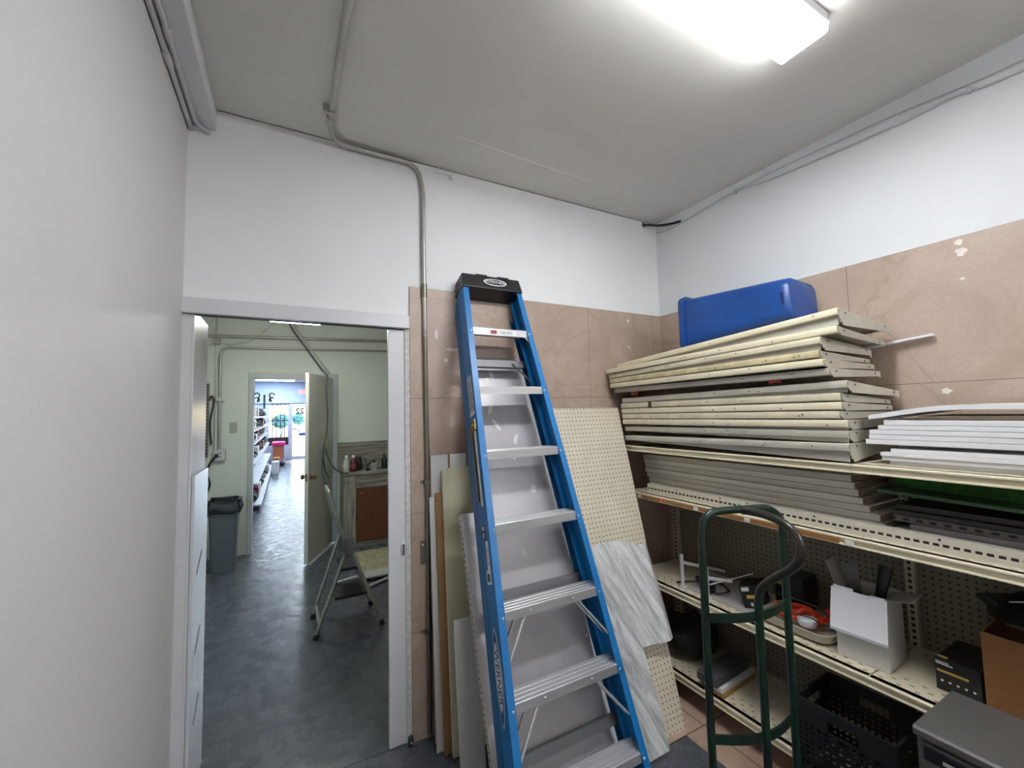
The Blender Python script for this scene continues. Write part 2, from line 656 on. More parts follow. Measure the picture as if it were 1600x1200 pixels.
# doorway: head casing, jambs
struct('trim_2', MB().box(-0.385, 0.553, 2.128, 2.156, 2.037, 2.104), M_TRIM, bevel=0.003)
struct('trim_10', MB().box(-0.345, 0.53, 2.158, 2.19, 2.036, 2.046), mat('dark_head_underside', (60, 60, 62), 0.4, 0.4))  # dark strip painted in for the shade under the door head
struct('trim_3', MB().box(0.449, 0.531, 2.156, 2.178, 0.004, 2.03), M_TRIM, bevel=0.002)
struct('trim_4', MB().box(0.531, 0.557, 2.148, 2.156, 0.03, 2.035), mat('rough_white_edge', (206, 205, 202), 0.7, 0, 0.25, 40, 0.8, 60), bevel=0.002)
b = MB()
b.box(-0.55, -0.347, 2.156, 2.52, 0, 2.06)
struct('trim_5', b, mat('grey_gloss_reveal', (176, 176, 174), 0.3, 0, 0.08), bevel=0.002)
struct('trim_9', MB().box(-0.385, -0.346, 2.148, 2.156, 0, 2.036).box(-0.350, -0.342, 2.146, 2.160, 0, 2.036), M_TRIM, bevel=0.001)
struct('trim_6', MB().box(-0.347, -0.335, 2.20, 2.535, 0.0, 1.36), mat('white_gloss_panel', (222, 226, 234), 0.16, 0, 0.05, 4), bevel=0.002)
b = MB()
for z in (0.95, 0.62, 0.33):
    b.prism([(2.29, z - 0.02), (2.40, z + 0.045), (2.40, z + 0.056), (2.29, z - 0.007)], 'x', -0.3355, -0.334)
solo('panel_scratches', b, M_DARKSTEEL, 'row of short dark slanting scuffs on the white panel lining the doorway', 'scuff marks', (-0.335, 2.34, 0.63))
struct('door_saddle', MB().box(-0.347, 0.449, 2.16, 2.19, 0.0, 0.003), M_FLOOR)

# hardware beside the doorway
b = MB()
b.prism([(2.1482, 0.90), (2.140, 0.905), (2.140, 0.955), (2.1482, 0.96)], 'x', 0.512, 0.524)
b.box(0.514, 0.522, 2.140, 2.157, 0.905, 0.955)
solo('latch_keeper', b, M_WHITE, 'small white painted latch keeper on the right door jamb', 'latch', (0.518, 2.156, 0.93))
t = thing('strike_plate', 'worn steel strike plate with a screw on the tiles beside the doorway', 'strike plate', (0.615, 2.146, 0.9))
obj('plate', MB().box(0.602, 0.632, 2.139, 2.146, 0.842, 0.958), M_STEEL, t, world=True, bevel=0.003)
obj('screw', MB().cyl((0.614, 2.1395, 0.936), (0.614, 2.135, 0.936), 0.007, 0.005), M_ALU, t, world=True)
obj('screw', MB().cyl((0.614, 2.1395, 0.862), (0.614, 2.136, 0.862), 0.005, 0.004), M_STEEL, t, world=True)
t = thing('door_stop', 'small dark door stop at the foot of the right jamb', 'door stop', (0.545, 2.14, 0))
obj('bumper', MB().lathe([(0.011, 0.0), (0.013, 0.02), (0.011, 0.04), (0.006, 0.045)], (0.545, 2.135, 0.0), 12), M_DARKSTEEL, t, world=True, smooth=True)
obj('screw', MB().cyl((0.545, 2.125, 0.02), (0.545, 2.1205, 0.02), 0.005), M_ALU, t, world=True)

# ------------------------------------------------------------------ strip light of the storage room
def strip(label, x0, x1, yc, power, side):
    t = thing('strip_light', label, 'ceiling light', ((x0 + x1) / 2, yc, 2.95))
    obj('housing', MB().box(x0, x1, yc - 0.083, yc + 0.083, 2.914, 2.95), M_WHITE, t, world=True, bevel=0.004)
    a, b_ = x0 + 0.005, x1 - 0.004
    obj('diffuser', MB().box(a, b_, yc - 0.074, yc + 0.074, 2.878, 2.8795), emit('lit_diffuser', (0.965, 0.982, 1.0), power), t, world=True)
    mb = MB()
    for s in (-1, 1):
        P = [(yc + s * p, q) for p, q in ((0.0742, 2.8782), (0.081, 2.886), (0.082, 2.914), (0.078, 2.914), (0.077, 2.887), (0.0742, 2.8815))]
        mb.prism(P, 'x', a, b_)
    en = MB().box(b_ - 0.003, b_, yc - 0.0735, yc + 0.0735, 2.8805, 2.914)
    obj('diffuser_sides', mb, emit('lit_diffuser_sides', (0.965, 0.982, 1.0), power * side), t, world=True)
    obj('diffuser_end', en, emit('lit_diffuser_end', (0.965, 0.982, 1.0), power * 0.06), t, world=True)
    obj('end_cap', MB().box(x1 - 0.001, x1 + 0.003, yc - 0.083, yc + 0.083, 2.908, 2.93), M_WHITE, t, world=True)
strip('white fluorescent strip light glowing on the grey ceiling above the shelving', 0.72, 1.632, 0.757, LAMP_STORAGE, 0.36)
strip('added fill strip light on the storage room ceiling, unseen behind the viewer', 1.1, 2.32, -1.7, LAMP_FILL, 0.9)

# ------------------------------------------------------------------ conduits and cables
path = rounded([(0.165, -3.0, 2.93), (0.158, 2.02, 2.93), (0.20, 2.13, 2.925), (0.60, 2.136, 2.925), (0.632, 2.136, 2.80), (0.632, 2.136, 2.4)], 0.11, 8)
path += [Vector((0.634, 2.135, 2.0)), Vector((0.640, 2.135, 1.4)), Vector((0.640, 2.135, 0.02))]
t = thing('wall_conduit', 'thin grey metal conduit running from ceiling down the tiled back wall', 'conduit', (0.64, 2.14, 0))
M_COND = mat('painted_steel_conduit', (176, 174, 168), 0.38, 0.45, 0.15)
M_CONDB = mat('bare_steel_conduit', (132, 128, 116), 0.35, 0.8, 0.2)
i_split = [i for i, p in enumerate(path) if p.z < 2.31 and p.y > 2.1][0]
obj('painted_run', MB().tube(path[:i_split + 1], 0.0115, 12), M_COND, t, world=True, smooth=True, label='painted upper run of the conduit')
obj('bare_run', MB().tube([path[i_split - 1].lerp(path[i_split], 0.9)] + path[i_split:], 0.0115, 12), M_CONDB, t, world=True, smooth=True, label='bare steel lower run of the conduit')
for p, q in (((0.1615, 1.30, 2.93), (0.1615, 1.40, 2.93)), ((0.1585, 1.95, 2.93), (0.1585, 2.0, 2.93))):
    obj('coupling', MB().cyl(p, q, 0.0155), M_COND, t, world=True, smooth=True)
obj('coupling', MB().cyl((0.6325, 2.1355, 2.28), (0.633, 2.1355, 2.21), 0.0155), M_CONDB, t, world=True, smooth=True)
for z in (1.24, 0.5):
    obj('strap', MB().box(0.605, 0.66, 2.144, 2.1465, z, z + 0.018).box(0.622, 0.658, 2.121, 2.1465, z, z + 0.018), M_CONDB, t, world=True)
obj('strap', MB().box(0.125, 0.175, 1.90, 1.918, 2.915, 2.9495), M_COND, t, world=True)

M_PWHITE = mat('paint_covered_conduit', (196, 196, 196), 0.45, 0, 0.1)
b = MB().tube(rounded([(-0.374, -3.0, 2.846), (-0.374, 0.9, 2.846), (-0.374, 1.9, 2.838), (-0.374, 2.153, 2.838)], 0.05), 0.009, 10)
t = thing('corner_conduit', 'lower of two paint covered conduits along the top of the left wall', 'conduit', (-0.374, 0, 2.84))
obj('pipe', b, M_PWHITE, t, world=True, smooth=True)
obj('coupling', MB().cyl((-0.374, 1.72, 2.839), (-0.374, 1.78, 2.839), 0.0125), M_PWHITE, t, world=True, smooth=True)
b = MB().tube(rounded([(-0.352, -3.0, 2.845), (-0.352, 2.0, 2.845), (-0.352, 2.10, 2.845), (-0.325, 2.135, 2.835), (-0.31, 2.153, 2.833)], 0.04), 0.008, 10)
t = thing('corner_conduit', 'upper paint covered conduit on the left wall ending in a small elbow', 'conduit', (-0.352, 0, 2.84))
obj('pipe', b, M_PWHITE, t, world=True, smooth=True)
obj('coupling', MB().cyl((-0.352, 1.62, 2.845), (-0.352, 1.67, 2.845), 0.0115), M_PWHITE, t, world=True, smooth=True)

def wire(name, pts, r, m, label, cat='cable', group=None, seg=8):
    return solo(name, MB().tube(spline(pts), r, seg), m, label, cat, pts[0], group, smooth=True)
RW = 2.383
t = thing('wall_cable', 'short black cable coming out of a hole in the upper corner', 'cable', (2.27, 2.15, 2.92))
obj('cable', MB().tube(spline([(2.26, 2.158, 2.925), (2.285, 2.135, 2.922), (2.36, 2.09, 2.915), (2.381, 2.0, 2.895), (2.384, 1.93, 2.883)]), 0.0085, 8), M_BLACK, t, world=True, smooth=True)
obj('hole_grommet', MB().cyl((2.262, 2.1535, 2.925), (2.266, 2.146, 2.925), 0.016, 0.014), M_BLACK, t, world=True)
t = thing('wall_cable', 'paint covered cable stapled along the upper right wall towards the light', 'cable', (RW, 1.2, 2.86))
obj('cable', MB().tube(spline([(2.384, 2.14, 2.888), (RW, 2.10, 2.872), (RW, 1.95, 2.866), (RW, 1.72, 2.888), (RW, 1.52, 2.896), (RW, 1.35, 2.872), (RW, 1.15, 2.856), (RW, 0.76, 2.835), (RW, 0.606, 2.84), (RW, 0.53, 2.833), (RW, 0.39, 2.815), (RW, -0.5, 2.80), (RW, -2.95, 2.80)]), 0.0048, 8), M_PWHITE, t, world=True, smooth=True)
for y, z in ((1.52, 2.896), (0.535, 2.834)):
    obj('staple', MB().box(2.374, 2.39, y - 0.008, y + 0.008, z - 0.012, z + 0.012), M_PWHITE, t, world=True)
wire('wall_cable', [(RW, 1.62, 2.895), (RW, 1.3, 2.905), (RW, 0.8, 2.885), (RW, 0.39, 2.851), (RW, -0.5, 2.84), (RW, -2.95, 2.84)], 0.003, M_PWHITE, 'thin paint covered upper cable fanning away from the stapled one')

# ------------------------------------------------------------------ the blue step ladder leaning on the back wall
LS = 0.339
LN = math.sqrt(1 + LS * LS)
LM = Matrix(((1, 0, 0, 0), (0, 1 / LN, LS / LN, 1.27), (0, -LS / LN, 1 / LN, 0), (0, 0, 0, 1)))
def lx(z):   # outer face of the left rail
    return 0.700 + 0.0500 * z
def rx(z):   # outer face of the right rail
    return 1.314 - 0.0652 * z
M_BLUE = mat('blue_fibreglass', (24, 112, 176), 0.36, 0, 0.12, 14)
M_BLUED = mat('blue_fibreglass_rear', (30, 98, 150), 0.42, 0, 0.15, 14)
lad = thing('step_ladder', 'tall blue fibreglass step ladder with a black top cap leaning folded on the wall', 'ladder', LM)
def rail(side, y0, y1, zb, zt, lip):
    """C-section rail: web outside, flanges turned inwards"""
    b = MB()
    X = lx if side < 0 else rx
    s = 1 if side < 0 else -1
    th = 0.004
    def slab(xa0, xa1, ya, yb):
        B = [(X(zb) + s * xa0, ya, zb * LN), (X(zb) + s * xa1, ya, zb * LN), (X(zb) + s * xa1, yb, zb * LN), (X(zb) + s * xa0, yb, zb * LN)]
        U = [(X(zt) + s * xa0, ya, zt * LN), (X(zt) + s * xa1, ya, zt * LN), (X(zt) + s * xa1, yb, zt * LN), (X(zt) + s * xa0, yb, zt * LN)]
        b.hexa(B, U)
    slab(0, th, y0, y1)
    slab(th, lip, y0, y0 + th)
    slab(th, lip, y1 - th, y1)
    return b
for sd in (-1, 1):
    obj('front_rail', rail(sd, 0.0, 0.092, 0.03, 2.285, 0.031), M_BLUE, lad)
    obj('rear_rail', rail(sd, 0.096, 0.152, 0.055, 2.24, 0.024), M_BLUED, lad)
    X = lx if sd < 0 else rx
    s = 1 if sd < 0 else -1
    obj('rubber_foot', MB().box(X(0) - s * 0.006, X(0) + s * 0.036, -0.004, 0.085, 0.034, 0.07), M_BLACK, lad)
STEPZ = [2.034, 1.723, 1.419, 1.118, 0.803, 0.514, 0.215]
for z in STEPZ:
    y0 = 1.27 + LS * z
    a, c = lx(z) + 0.005, rx(z) - 0.005
    b = MB()
    prof = [(y0 + 0.001, z - 0.036), (y0 + 0.001, z)]
    for k in range(4):
        yy = y0 + 0.003 + k * 0.0225
        prof += [(yy, z + 0.0022), (yy + 0.0075, z + 0.0028), (yy + 0.0145, z + 0.0022), (yy + 0.0158, z - 0.0016), (yy + 0.0205, z - 0.0016)]
    prof += [(y0 + 0.0935, z - 0.001), (y0 + 0.0935, z - 0.026), (y0 + 0.088, z - 0.026), (y0 + 0.088, z - 0.004), (y0 + 0.004, z - 0.004), (y0 + 0.004, z - 0.036)]
    b.prism(prof, 'x', a, c)
    st = obj('step', b, M_ALU, lad, world=True)
    for x in (a - 0.005 + 0.02, c + 0.005 - 0.02):
        zl = z - 0.018
        obj('rivet', MB().lathe([(0.0, -0.003), (0.004, -0.0025), (0.0058, 0.0005), (0.0058, 0.002)], (x, 1.27 + LS * zl - 0.001, zl), 10, 'y'), M_ALU, st, world=True, smooth=True)
    if z < 1.0:
        for x in (a + 0.29 * (c - a), c - 0.29 * (c - a)):
            obj('rivet', MB().lathe([(0.0, -0.003), (0.004, -0.0025), (0.0058, 0.0005), (0.0058, 0.002)], (x, y0 + 0.0005, z - 0.018), 10, 'y'), M_ALU, st, world=True, smooth=True)
# diagonal braces below the two lowest big steps and the top one
for z, dz, fx, r in ((0.803, 0.17, 0.25, 0.006), (0.514, 0.17, 0.25, 0.006), (2.034, 0.045, 0.11, 0.0065)):
    y0 = 1.27 + LS * z
    for s in (-1, 1):
        for dy in ((0.012, 0.075) if z < 1 else (0.012,)):
            x0 = lx(z) + fx * (rx(z) - lx(z)) if s < 0 else rx(z) - fx * (rx(z) - lx(z))
            z1 = z - 0.036 - dz
            x1 = lx(z1) + 0.005 if s < 0 else rx(z1) - 0.005
            yb = 1.27 + LS * z1 + dy
            obj('step_brace', MB().tube([(x0, y0 + dy, z - 0.03), (x1, yb, z1)], r, 8, flat=0.7), M_ALU, lad, world=True)
# horizontals of the rear section
M_REAR = mat('shaded_aluminium', (120, 121, 124), 0.5, 0.6)  # aluminium darkened in colour for the shadow behind the steps
for z in (1.90, 0.845, 0.30):
    b = MB()
    b.box(lx(z) + 0.005, rx(z) - 0.005, 0.124, 0.150, z * LN - 0.02, z * LN + 0.02)
    obj('rear_brace', b, M_REAR, lad)
b = MB()
b.tube([(rx(1.90) - 0.10, 0.122, 1.90 * LN + 0.0), (rx(1.80) - 0.006, 0.11, 1.79 * LN)], 0.009, 8, flat=0.4)
obj('rear_brace', b, M_STEEL, lad)
# spreader folded on the outside of the left rail
def lwp(z, y, out=0.0):
    """point on the outer web of the left rail, ladder coordinates"""
    return Vector((lx(z) - out, y, z * LN))
b = MB()
for (za, zb, y, w) in ((1.54, 1.20, 0.030, 0.007), (1.54, 1.22, 0.062, 0.007)):
    b.hexa([lwp(zb, y - w, 0.010), lwp(zb, y + w, 0.010), lwp(zb, y + w, 0.001), lwp(zb, y - w, 0.001)],
           [lwp(za, y - w, 0.010), lwp(za, y + w, 0.010), lwp(za, y + w, 0.001), lwp(za, y - w, 0.001)])
sp = obj('spreader', b, M_STEEL, lad)
b = MB()
b.hexa([lwp(1.525, 0.012, 0.013), lwp(1.50, 0.085, 0.013), lwp(1.50, 0.085, 0.0005), lwp(1.525, 0.012, 0.0005)],
       [lwp(1.575, 0.012, 0.013), lwp(1.545, 0.085, 0.013), lwp(1.545, 0.085, 0.0005), lwp(1.575, 0.012, 0.0005)])
sb = obj('spreader_bracket', b, mat('brass_bracket', (128, 116, 72), 0.4, 0.7), lad, bevel=0.003)
for y, z in ((0.03, 1.547), (0.068, 1.53)):
    obj('rivet', MB().cyl(lwp(z, y, 0.012), lwp(z, y, 0.018), 0.006), mat('copper_rivet', (186, 120, 92), 0.4, 0.7), sb)
# top cap
b = MB()
z0, z1 = 2.262, 2.345
xa, xb = lx(2.30) - 0.006, rx(2.30) + 0.006
cap = [(xa, -0.012), (xb, -0.012), (xb, 0.162), (xa, 0.162)]
b.hexa([(x, y, z0 * LN) for x, y in cap], [(xa + 0.006, -0.006, z1 * LN), (xb - 0.006, -0.006, z1 * LN), (xb - 0.006, 0.156, z1 * LN), (xa + 0.006, 0.156, z1 * LN)])
cap_o = obj('top_cap', b, M_BLACK, lad, bevel=0.006)
b = MB()
b.box(0.90, 0.965, -0.004, 0.14, z1 * LN, z1 * LN + 0.006)
b.box(1.03, 1.10, -0.004, 0.14, z1 * LN, z1 * LN + 0.006)
obj('tool_tray_rim', b, M_BLACK, cap_o)
b = MB()
for y in (0.04, 0.11):
    b.cyl((xa + 0.001, y, 2.30 * LN), (xa - 0.004, y, 2.30 * LN), 0.006)
obj('rivet', b, M_DARKSTEEL, cap_o)
F = frame((1.005, -0.0098, 2.305 * LN), (1, 0, 0), (0, 0.07, 1))
M_SWHITE = mat('sticker_white', (232, 234, 236), 0.35, 0, 0.04)
M_SBLACK = mat('sticker_black', (20, 20, 24), 0.35)
M_SNAVY = mat('sticker_navy', (20, 36, 96), 0.35)
obj('logo_oval', ellipse(MB(), F, 0.070, 0.0235, 0.0016, 40), M_SWHITE, cap_o, label='white oval brand badge on the black cap')
F2 = F @ T(0, 0, 0.0012)
obj('logo_oval_centre', ellipse(MB(), F2, 0.061, 0.0180, 0.0012, 40), M_SBLACK, cap_o)
text('logo_lettering', 'WERNER', 0.031, F2 @ T(0, 0, 0.0022), M_SWHITE, cap_o, 0.0005)
# sticker on the top step
z = 2.034
yf = 1.27 + LS * z - 0.0005
obj('warning_sticker', MB().box(0.925, 1.085, yf, yf + 0.002, z - 0.031, z - 0.006), M_SWHITE, lad, world=True)
obj('sticker_red_patch', MB().box(0.933, 0.967, yf - 0.0008, yf + 0.001, z - 0.027, z - 0.009), mat('sticker_red', (176, 60, 52), 0.4), lad, world=True)
text('sticker_lettering', 'DANGER', 0.007, frame((0.95, yf - 0.001, z - 0.018), (1, 0, 0), (0, 0, 1)), M_SBLACK, lad, 0.0003, world=True)
text('sticker_lettering', 'DO NOT STAND AT\nOR ABOVE THIS STEP', 0.0075, frame((1.025, yf - 0.0003, z - 0.0185), (1, 0, 0), (0, 0, 1)), M_SBLACK, lad, 0.0003, world=True)
# stickers on the left web; writing runs down the rail
def web_frame(z, y, out):
    dn = (lwp(z - 0.1, y) - lwp(z, y)).normalized()
    return frame(lwp(z, y, out), dn, (0, -1, 0))
def web_sticker(name, z0, z1, y0, y1, m, out=0.0012):
    b = MB()
    b.hexa([lwp(z0, y0, out), lwp(z0, y1, out), lwp(z0, y1, 0), lwp(z0, y0, 0)], [lwp(z1, y0, out), lwp(z1, y1, out), lwp(z1, y1, 0), lwp(z1, y0, 0)])
    return obj(name, b, m, lad)
web_sticker('instruction_sticker', 1.60, 1.79, 0.022, 0.070, mat('sticker_grey', (196, 198, 198), 0.4))
text('sticker_lettering', 'CAUTION  FOR YOUR SAFETY\nREAD ALL INSTRUCTIONS\nBEFORE CLIMBING LADDER', 0.012, web_frame(1.695, 0.046, 0.0014), M_SBLACK, lad, 0.0003)
web_sticker('sticker_foot', 1.60, 1.612, 0.018, 0.072, M_SWHITE, 0.0016)
web_sticker('duty_sticker', 0.99, 1.10, 0.030, 0.055, M_SNAVY)
web_sticker('size_sticker', 1.075, 1.125, 0.040, 0.085, M_SNAVY)
text('sticker_lettering', '8 ft', 0.036, web_frame(1.100, 0.060, 0.0014), M_SWHITE, lad, 0.0003)
web_sticker('rating_sticker', 0.955, 1.065, 0.026, 0.048, M_SWHITE, 0.0015)
text('sticker_lettering', 'TYPE I  250 LBS', 0.012, web_frame(1.01, 0.037, 0.0018), M_SBLACK, lad, 0.0003)
web_sticker('barcode_sticker', 0.905, 0.955, 0.026, 0.066, M_SWHITE, 0.0015)
b = MB()
for k in range(9):
    b.hexa([lwp(0.914, 0.034 + k * 0.003, 0.002), lwp(0.914, 0.0355 + k * 0.003, 0.002), lwp(0.914, 0.0355 + k * 0.003, 0.001), lwp(0.914, 0.034 + k * 0.003, 0.001)],
           [lwp(0.944, 0.034 + k * 0.003, 0.002), lwp(0.944, 0.0355 + k * 0.003, 0.002), lwp(0.944, 0.0355 + k * 0.003, 0.001), lwp(0.944, 0.034 + k * 0.003, 0.001)])
obj('barcode', b, M_SBLACK, lad)
WF = web_frame(0.60, 0.048, 0.0012)
obj('brand_badge', ellipse(MB(), WF, 0.165, 0.030, 0.0014, 48, 0.35), M_SWHITE, lad, label='pointed white and navy brand badge on the blue rail')
obj('brand_badge_centre', ellipse(MB(), WF @ T(0, 0, 0.001), 0.157, 0.0255, 0.001, 48, 0.35), M_SNAVY, lad)
obj('brand_badge_field', ellipse(MB(), WF @ T(0, 0, 0.0016), 0.115, 0.0225, 0.001, 48, 0.2), M_SWHITE, lad)
text('brand_lettering', 'WERNER', 0.046, WF @ T(0, 0, 0.003), M_SNAVY, lad, 0.0004)

# ------------------------------------------------------------------ sheets and boards leaning on the back wall
def lean(Y0, slope, x0=0.0, skew=0.0):
    """frame of a leaning board: X along the wall, Y into the wall (normal), Z up along the board"""
    n = math.sqrt(1 + slope * slope)
    m = Matrix(((1, 0, 0, x0), (0, 1 / n, slope / n, Y0), (0, -slope / n, 1 / n, 0), (0, 0, 0, 1)))
    return m @ Matrix.Rotation(skew, 4, 'Y')
def L(z, s):
    return z * math.sqrt(1 + s * s)
# large beige pegboard
sl = 0.33
Mx = lean(1.55, sl)
pts = [(0.80, 0.004), (1.768, 0.004), (1.887, L(1.608, sl)), (0.92, L(1.612, sl))]
b = MB().prism(pts, 'y', 0.0, 0.006)
tag(obj('pegboard_sheet', b, peg_mat('cream_pegboard', (214, 205, 184), (0, 2), 0.0254, 0.0035), None, Mx), 'large cream pegboard panel leaning in the corner beside the shelving', 'pegboard')
# marbled board with a folded flap
def marble_mat():
    k = N('grey_marble_print')
    mp = k.n('Mapping')
    mp.inputs['Rotation'].default_value = (0, math.radians(24), 0)
    k.l(k.obj(), mp.inputs['Vector'])
    v = k.noise(4.5, 9, 0.72, vec=mp.outputs[0], stretch=(4.0, 1, 0.5), dist=1.0)
    w = k.noise(13.0, 6, 0.65, vec=mp.outputs[0], stretch=(4.5, 1, 0.3), dist=0.8)
    a = k.mix(k.ramp(v, 0.40, 0.58), srgb(156, 158, 160), srgb(222, 223, 222))
    k.set(k.mix(k.math('MULTIPLY', k.ramp(w, 0.52, 0.70), 0.55), a, srgb(118, 121, 126)), 0.4)
    return k.m
M_MARBLE = marble_mat()
sl = 0.36
Mx = lean(1.485, sl)
pts = [(1.18, 0.004), (1.59, 0.010), (1.595, L(0.232, sl)), (1.585, L(0.405, sl)), (1.70, L(0.397, sl)), (1.72, L(0.85, sl)), (1.60, L(0.882, sl)), (1.483, L(0.889, sl)), (1.418, L(0.882, sl)), (1.18, L(0.86, sl))]
mar = thing('marble_board', 'grey marble print board with a torn corner leaning behind the ladder', 'board', Mx)
obj('sheet', MB().prism(pts, 'y', 0.0, 0.009), M_MARBLE, mar, bevel=0.001)
b = MB()
def flap(u, v):
    z = L(0.395 + 0.447 * v, sl)
    x = 1.70 + 0.02 * v
    prof = [(0, 0.0), (0.03, -0.012), (0.06, -0.016), (0.085, 0.0), (0.105, 0.012)]
    q = u * 4
    i = min(3, int(q))
    f = q - i
    return (x + (prof[i][0] * (1 - f) + prof[i + 1][0] * f) * (1 - 0.25 * v * v), prof[i][1] * (1 - f) + prof[i + 1][1] * f, z + 0.012 * math.sin(9 * v) * u)
b.grid(flap, 8, 8, (0, 0.006, 0))
obj('folded_flap', b, M_MARBLE, mar, smooth=True)

# tall smooth grey sheet with screws along its right edge
def sheet_mat():
    k = N('smooth_grey_sheet')
    a = k.mix(k.ramp(k.noise(2.2, 4, 0.6), 0.35, 0.7), srgb(170, 168, 172), srgb(192, 190, 194))
    k.set(a, 0.3, 0.25, 0.5)
    k.bump(k.noise(3.0, 3), 0.08, 0.01)
    return k.m
M_SHEET = sheet_mat()
sl = 0.366
Mx = lean(1.442, sl)
sh = thing('grey_sheet', 'tall smooth grey sheet with white paint smears leaning behind the ladder steps', 'sheet', Mx)
zt = L(1.905, sl)
pts = [(0.765, 0.004), (1.255, 0.004), (1.262, L(0.5, sl)), (1.262, L(1.0, sl)), (1.285, L(1.40, sl)), (1.262, L(1.75, sl)), (1.225, L(1.87, sl)), (1.19, zt), (0.852, zt)]
obj('sheet', MB().prism(pts, 'y', 0.0, 0.004), M_SHEET, sh)
M_SMEAR = mat('white_paint_smear', (226, 224, 222), 0.4)
def smear(x, z, a, c, rot, seed):
    rnd = random.Random(seed)
    b = MB()
    poly = []
    for i in range(16):
        t = 2 * PI * i / 16
        q = 0.65 + 0.6 * rnd.random()
        u, v = a * q * math.cos(t), c * q * math.sin(t)
        poly.append((x + u * math.cos(rot) - v * math.sin(rot), L(z, sl) + u * math.sin(rot) + v * math.cos(rot)))
    return b.prism(poly, 'y', -0.0012, 0.001)
for i, (x, z, a, c, r) in enumerate(((1.0, 1.80, 0.012, 0.03, 0.2), (0.965, 1.775, 0.022, 0.012, 0), (0.96, 1.62, 0.012, 0.04, -0.35), (0.975, 1.53, 0.010, 0.035, 0.5), (1.07, 1.45, 0.012, 0.03, -0.5), (1.04, 1.37, 0.008, 0.028, 0.2), (1.115, 1.20, 0.018, 0.02, 0.1), (1.00, 0.93, 0.01, 0.02, 0.3), (1.16, 0.41, 0.01, 0.022, 0.2))):
    obj('paint_smear', smear(x, z, a, c, r, 30 + i), M_SMEAR, sh)
for i, z in enumerate((1.42, 1.345, 1.27, 1.17, 1.12, 1.05, 0.98, 0.89, 0.80, 0.70, 0.55)):
    x = 1.262 - 0.016 + 0.012 * ((i * 7) % 3 - 1)
    if i % 4 == 3:
        b = MB().tube([(x, 0, L(z, sl)), (x + 0.004, -0.01, L(z, sl) - 0.02), (x + 0.012, -0.012, L(z, sl) - 0.035)], 0.0022, 6)
        obj('bent_nail', b, M_ALU, sh)
    else:
        b = MB().lathe([(0.0, -0.006), (0.004, -0.0055), (0.0055, -0.002), (0.0055, 0.0005)], (x, 0.0, L(z, sl)), 8, 'y')
        obj('screw', b, M_ALU, sh, smooth=True)

# lower steel sheet with a punched folded edge
sl = 0.33
Mx = lean(1.515, sl)
t = thing('punched_steel_sheet', 'grey steel panel with a punched folded left edge behind the ladder rail', 'panel', Mx)
zt = L(1.124, sl)
obj('face', MB().prism([(0.728, 0.004), (1.16, 0.004), (1.16, zt), (0.728, zt)], 'y', 0.0, 0.002), mat('grey_enamel_panel', (176, 172, 176), 0.4, 0.1, 0.08), t)
b = MB()
b.box(0.722, 0.7285, 0.0, 0.030, 0.004, zt)
obj('punched_edge', b, slot_mat('punched_edge_steel', (196, 192, 180), 2, 1, 0.015, 0.006, 0.0254, (0.3, 0.62)), t)
b = MB().tube([(0.733, -0.001, L(0.80, sl)), (0.737, -0.006, L(0.84, sl)), (0.739, -0.004, L(0.875, sl))], 0.003, 6)
obj('wire_clip', b, M_ALU, t)

# narrow boards left of the ladder
M_WBOARD = mat('white_melamine', (214, 213, 210), 0.4, 0, 0.06)
M_CREAMB = mat('cream_melamine', (204, 199, 172), 0.4, 0, 0.1, 3)
M_MDF = mat('brown_hardboard', (146, 112, 74), 0.6, 0, 0.15, 9, 0.1, 60)
M_SLATB = mat('pale_slat_board', (202, 202, 202), 0.45, 0, 0.06)
def board(name, label, Y0, s, x0, x1, zt, m, th=0.012, zb=0.003, poly=None):
    Mx = lean(Y0, s)
    P = poly or [(x0, zb), (x1, zb), (x1, L(zt, s)), (x0, L(zt, s))]
    return obj(name, MB().prism(P, 'y', 0.0, th), m, None, Mx, bevel=0.0008), label
s = 0.032
t = thing('slat_board', 'pale grooved slat board standing against the tiles behind the cream board', 'board', lean(2.077, s))
zt = L(1.383, s)
obj('backing', MB().prism([(0.650, 0.003), (0.95, 0.003), (0.95, zt), (0.650, zt)], 'y', 0.008, 0.014), M_MDF, t, label='brown backing')
for x0, x1 in ((0.654, 0.745), (0.757, 0.848), (0.860, 0.948)):
    obj('slat', MB().prism([(x0, 0.003), (x1, 0.003), (x1, zt), (x0, zt)], 'y', 0.0, 0.008), M_SLATB, t)
o, lb = board('white_strip_board', '', 2.020, 0.0705, 0.640, 0.700, 1.176, M_WBOARD, 0.010)
tag(o, 'narrow white strip of board with a brown edge nearest the conduit', 'board')
o, lb = board('hardboard_offcut', '', 1.990, 0.0835, 0.667, 0.80, 1.195, M_MDF, 0.012)
tag(o, 'brown hardboard offcut between the white strip and the cream board', 'board')
s = 0.097
o, lb = board('cream_board', '', 1.955, s, 0, 0, 0, M_CREAMB, 0.018, poly=[(0.698, 0.003), (0.90, 0.003), (0.875, L(1.322, s)), (0.735, L(1.316, s)), (0.728, L(1.308, s)), (0.700, L(1.306, s))])
tag(o, 'tall cream melamine board with a chipped top corner left of the ladder', 'board')
s = 0.107
o, lb = board('narrow_white_board', '', 1.815, s, 0.684, 0.80, 0.650, M_WBOARD, 0.016)
tag(o, 'short narrow white board standing in front of the cream board', 'board')

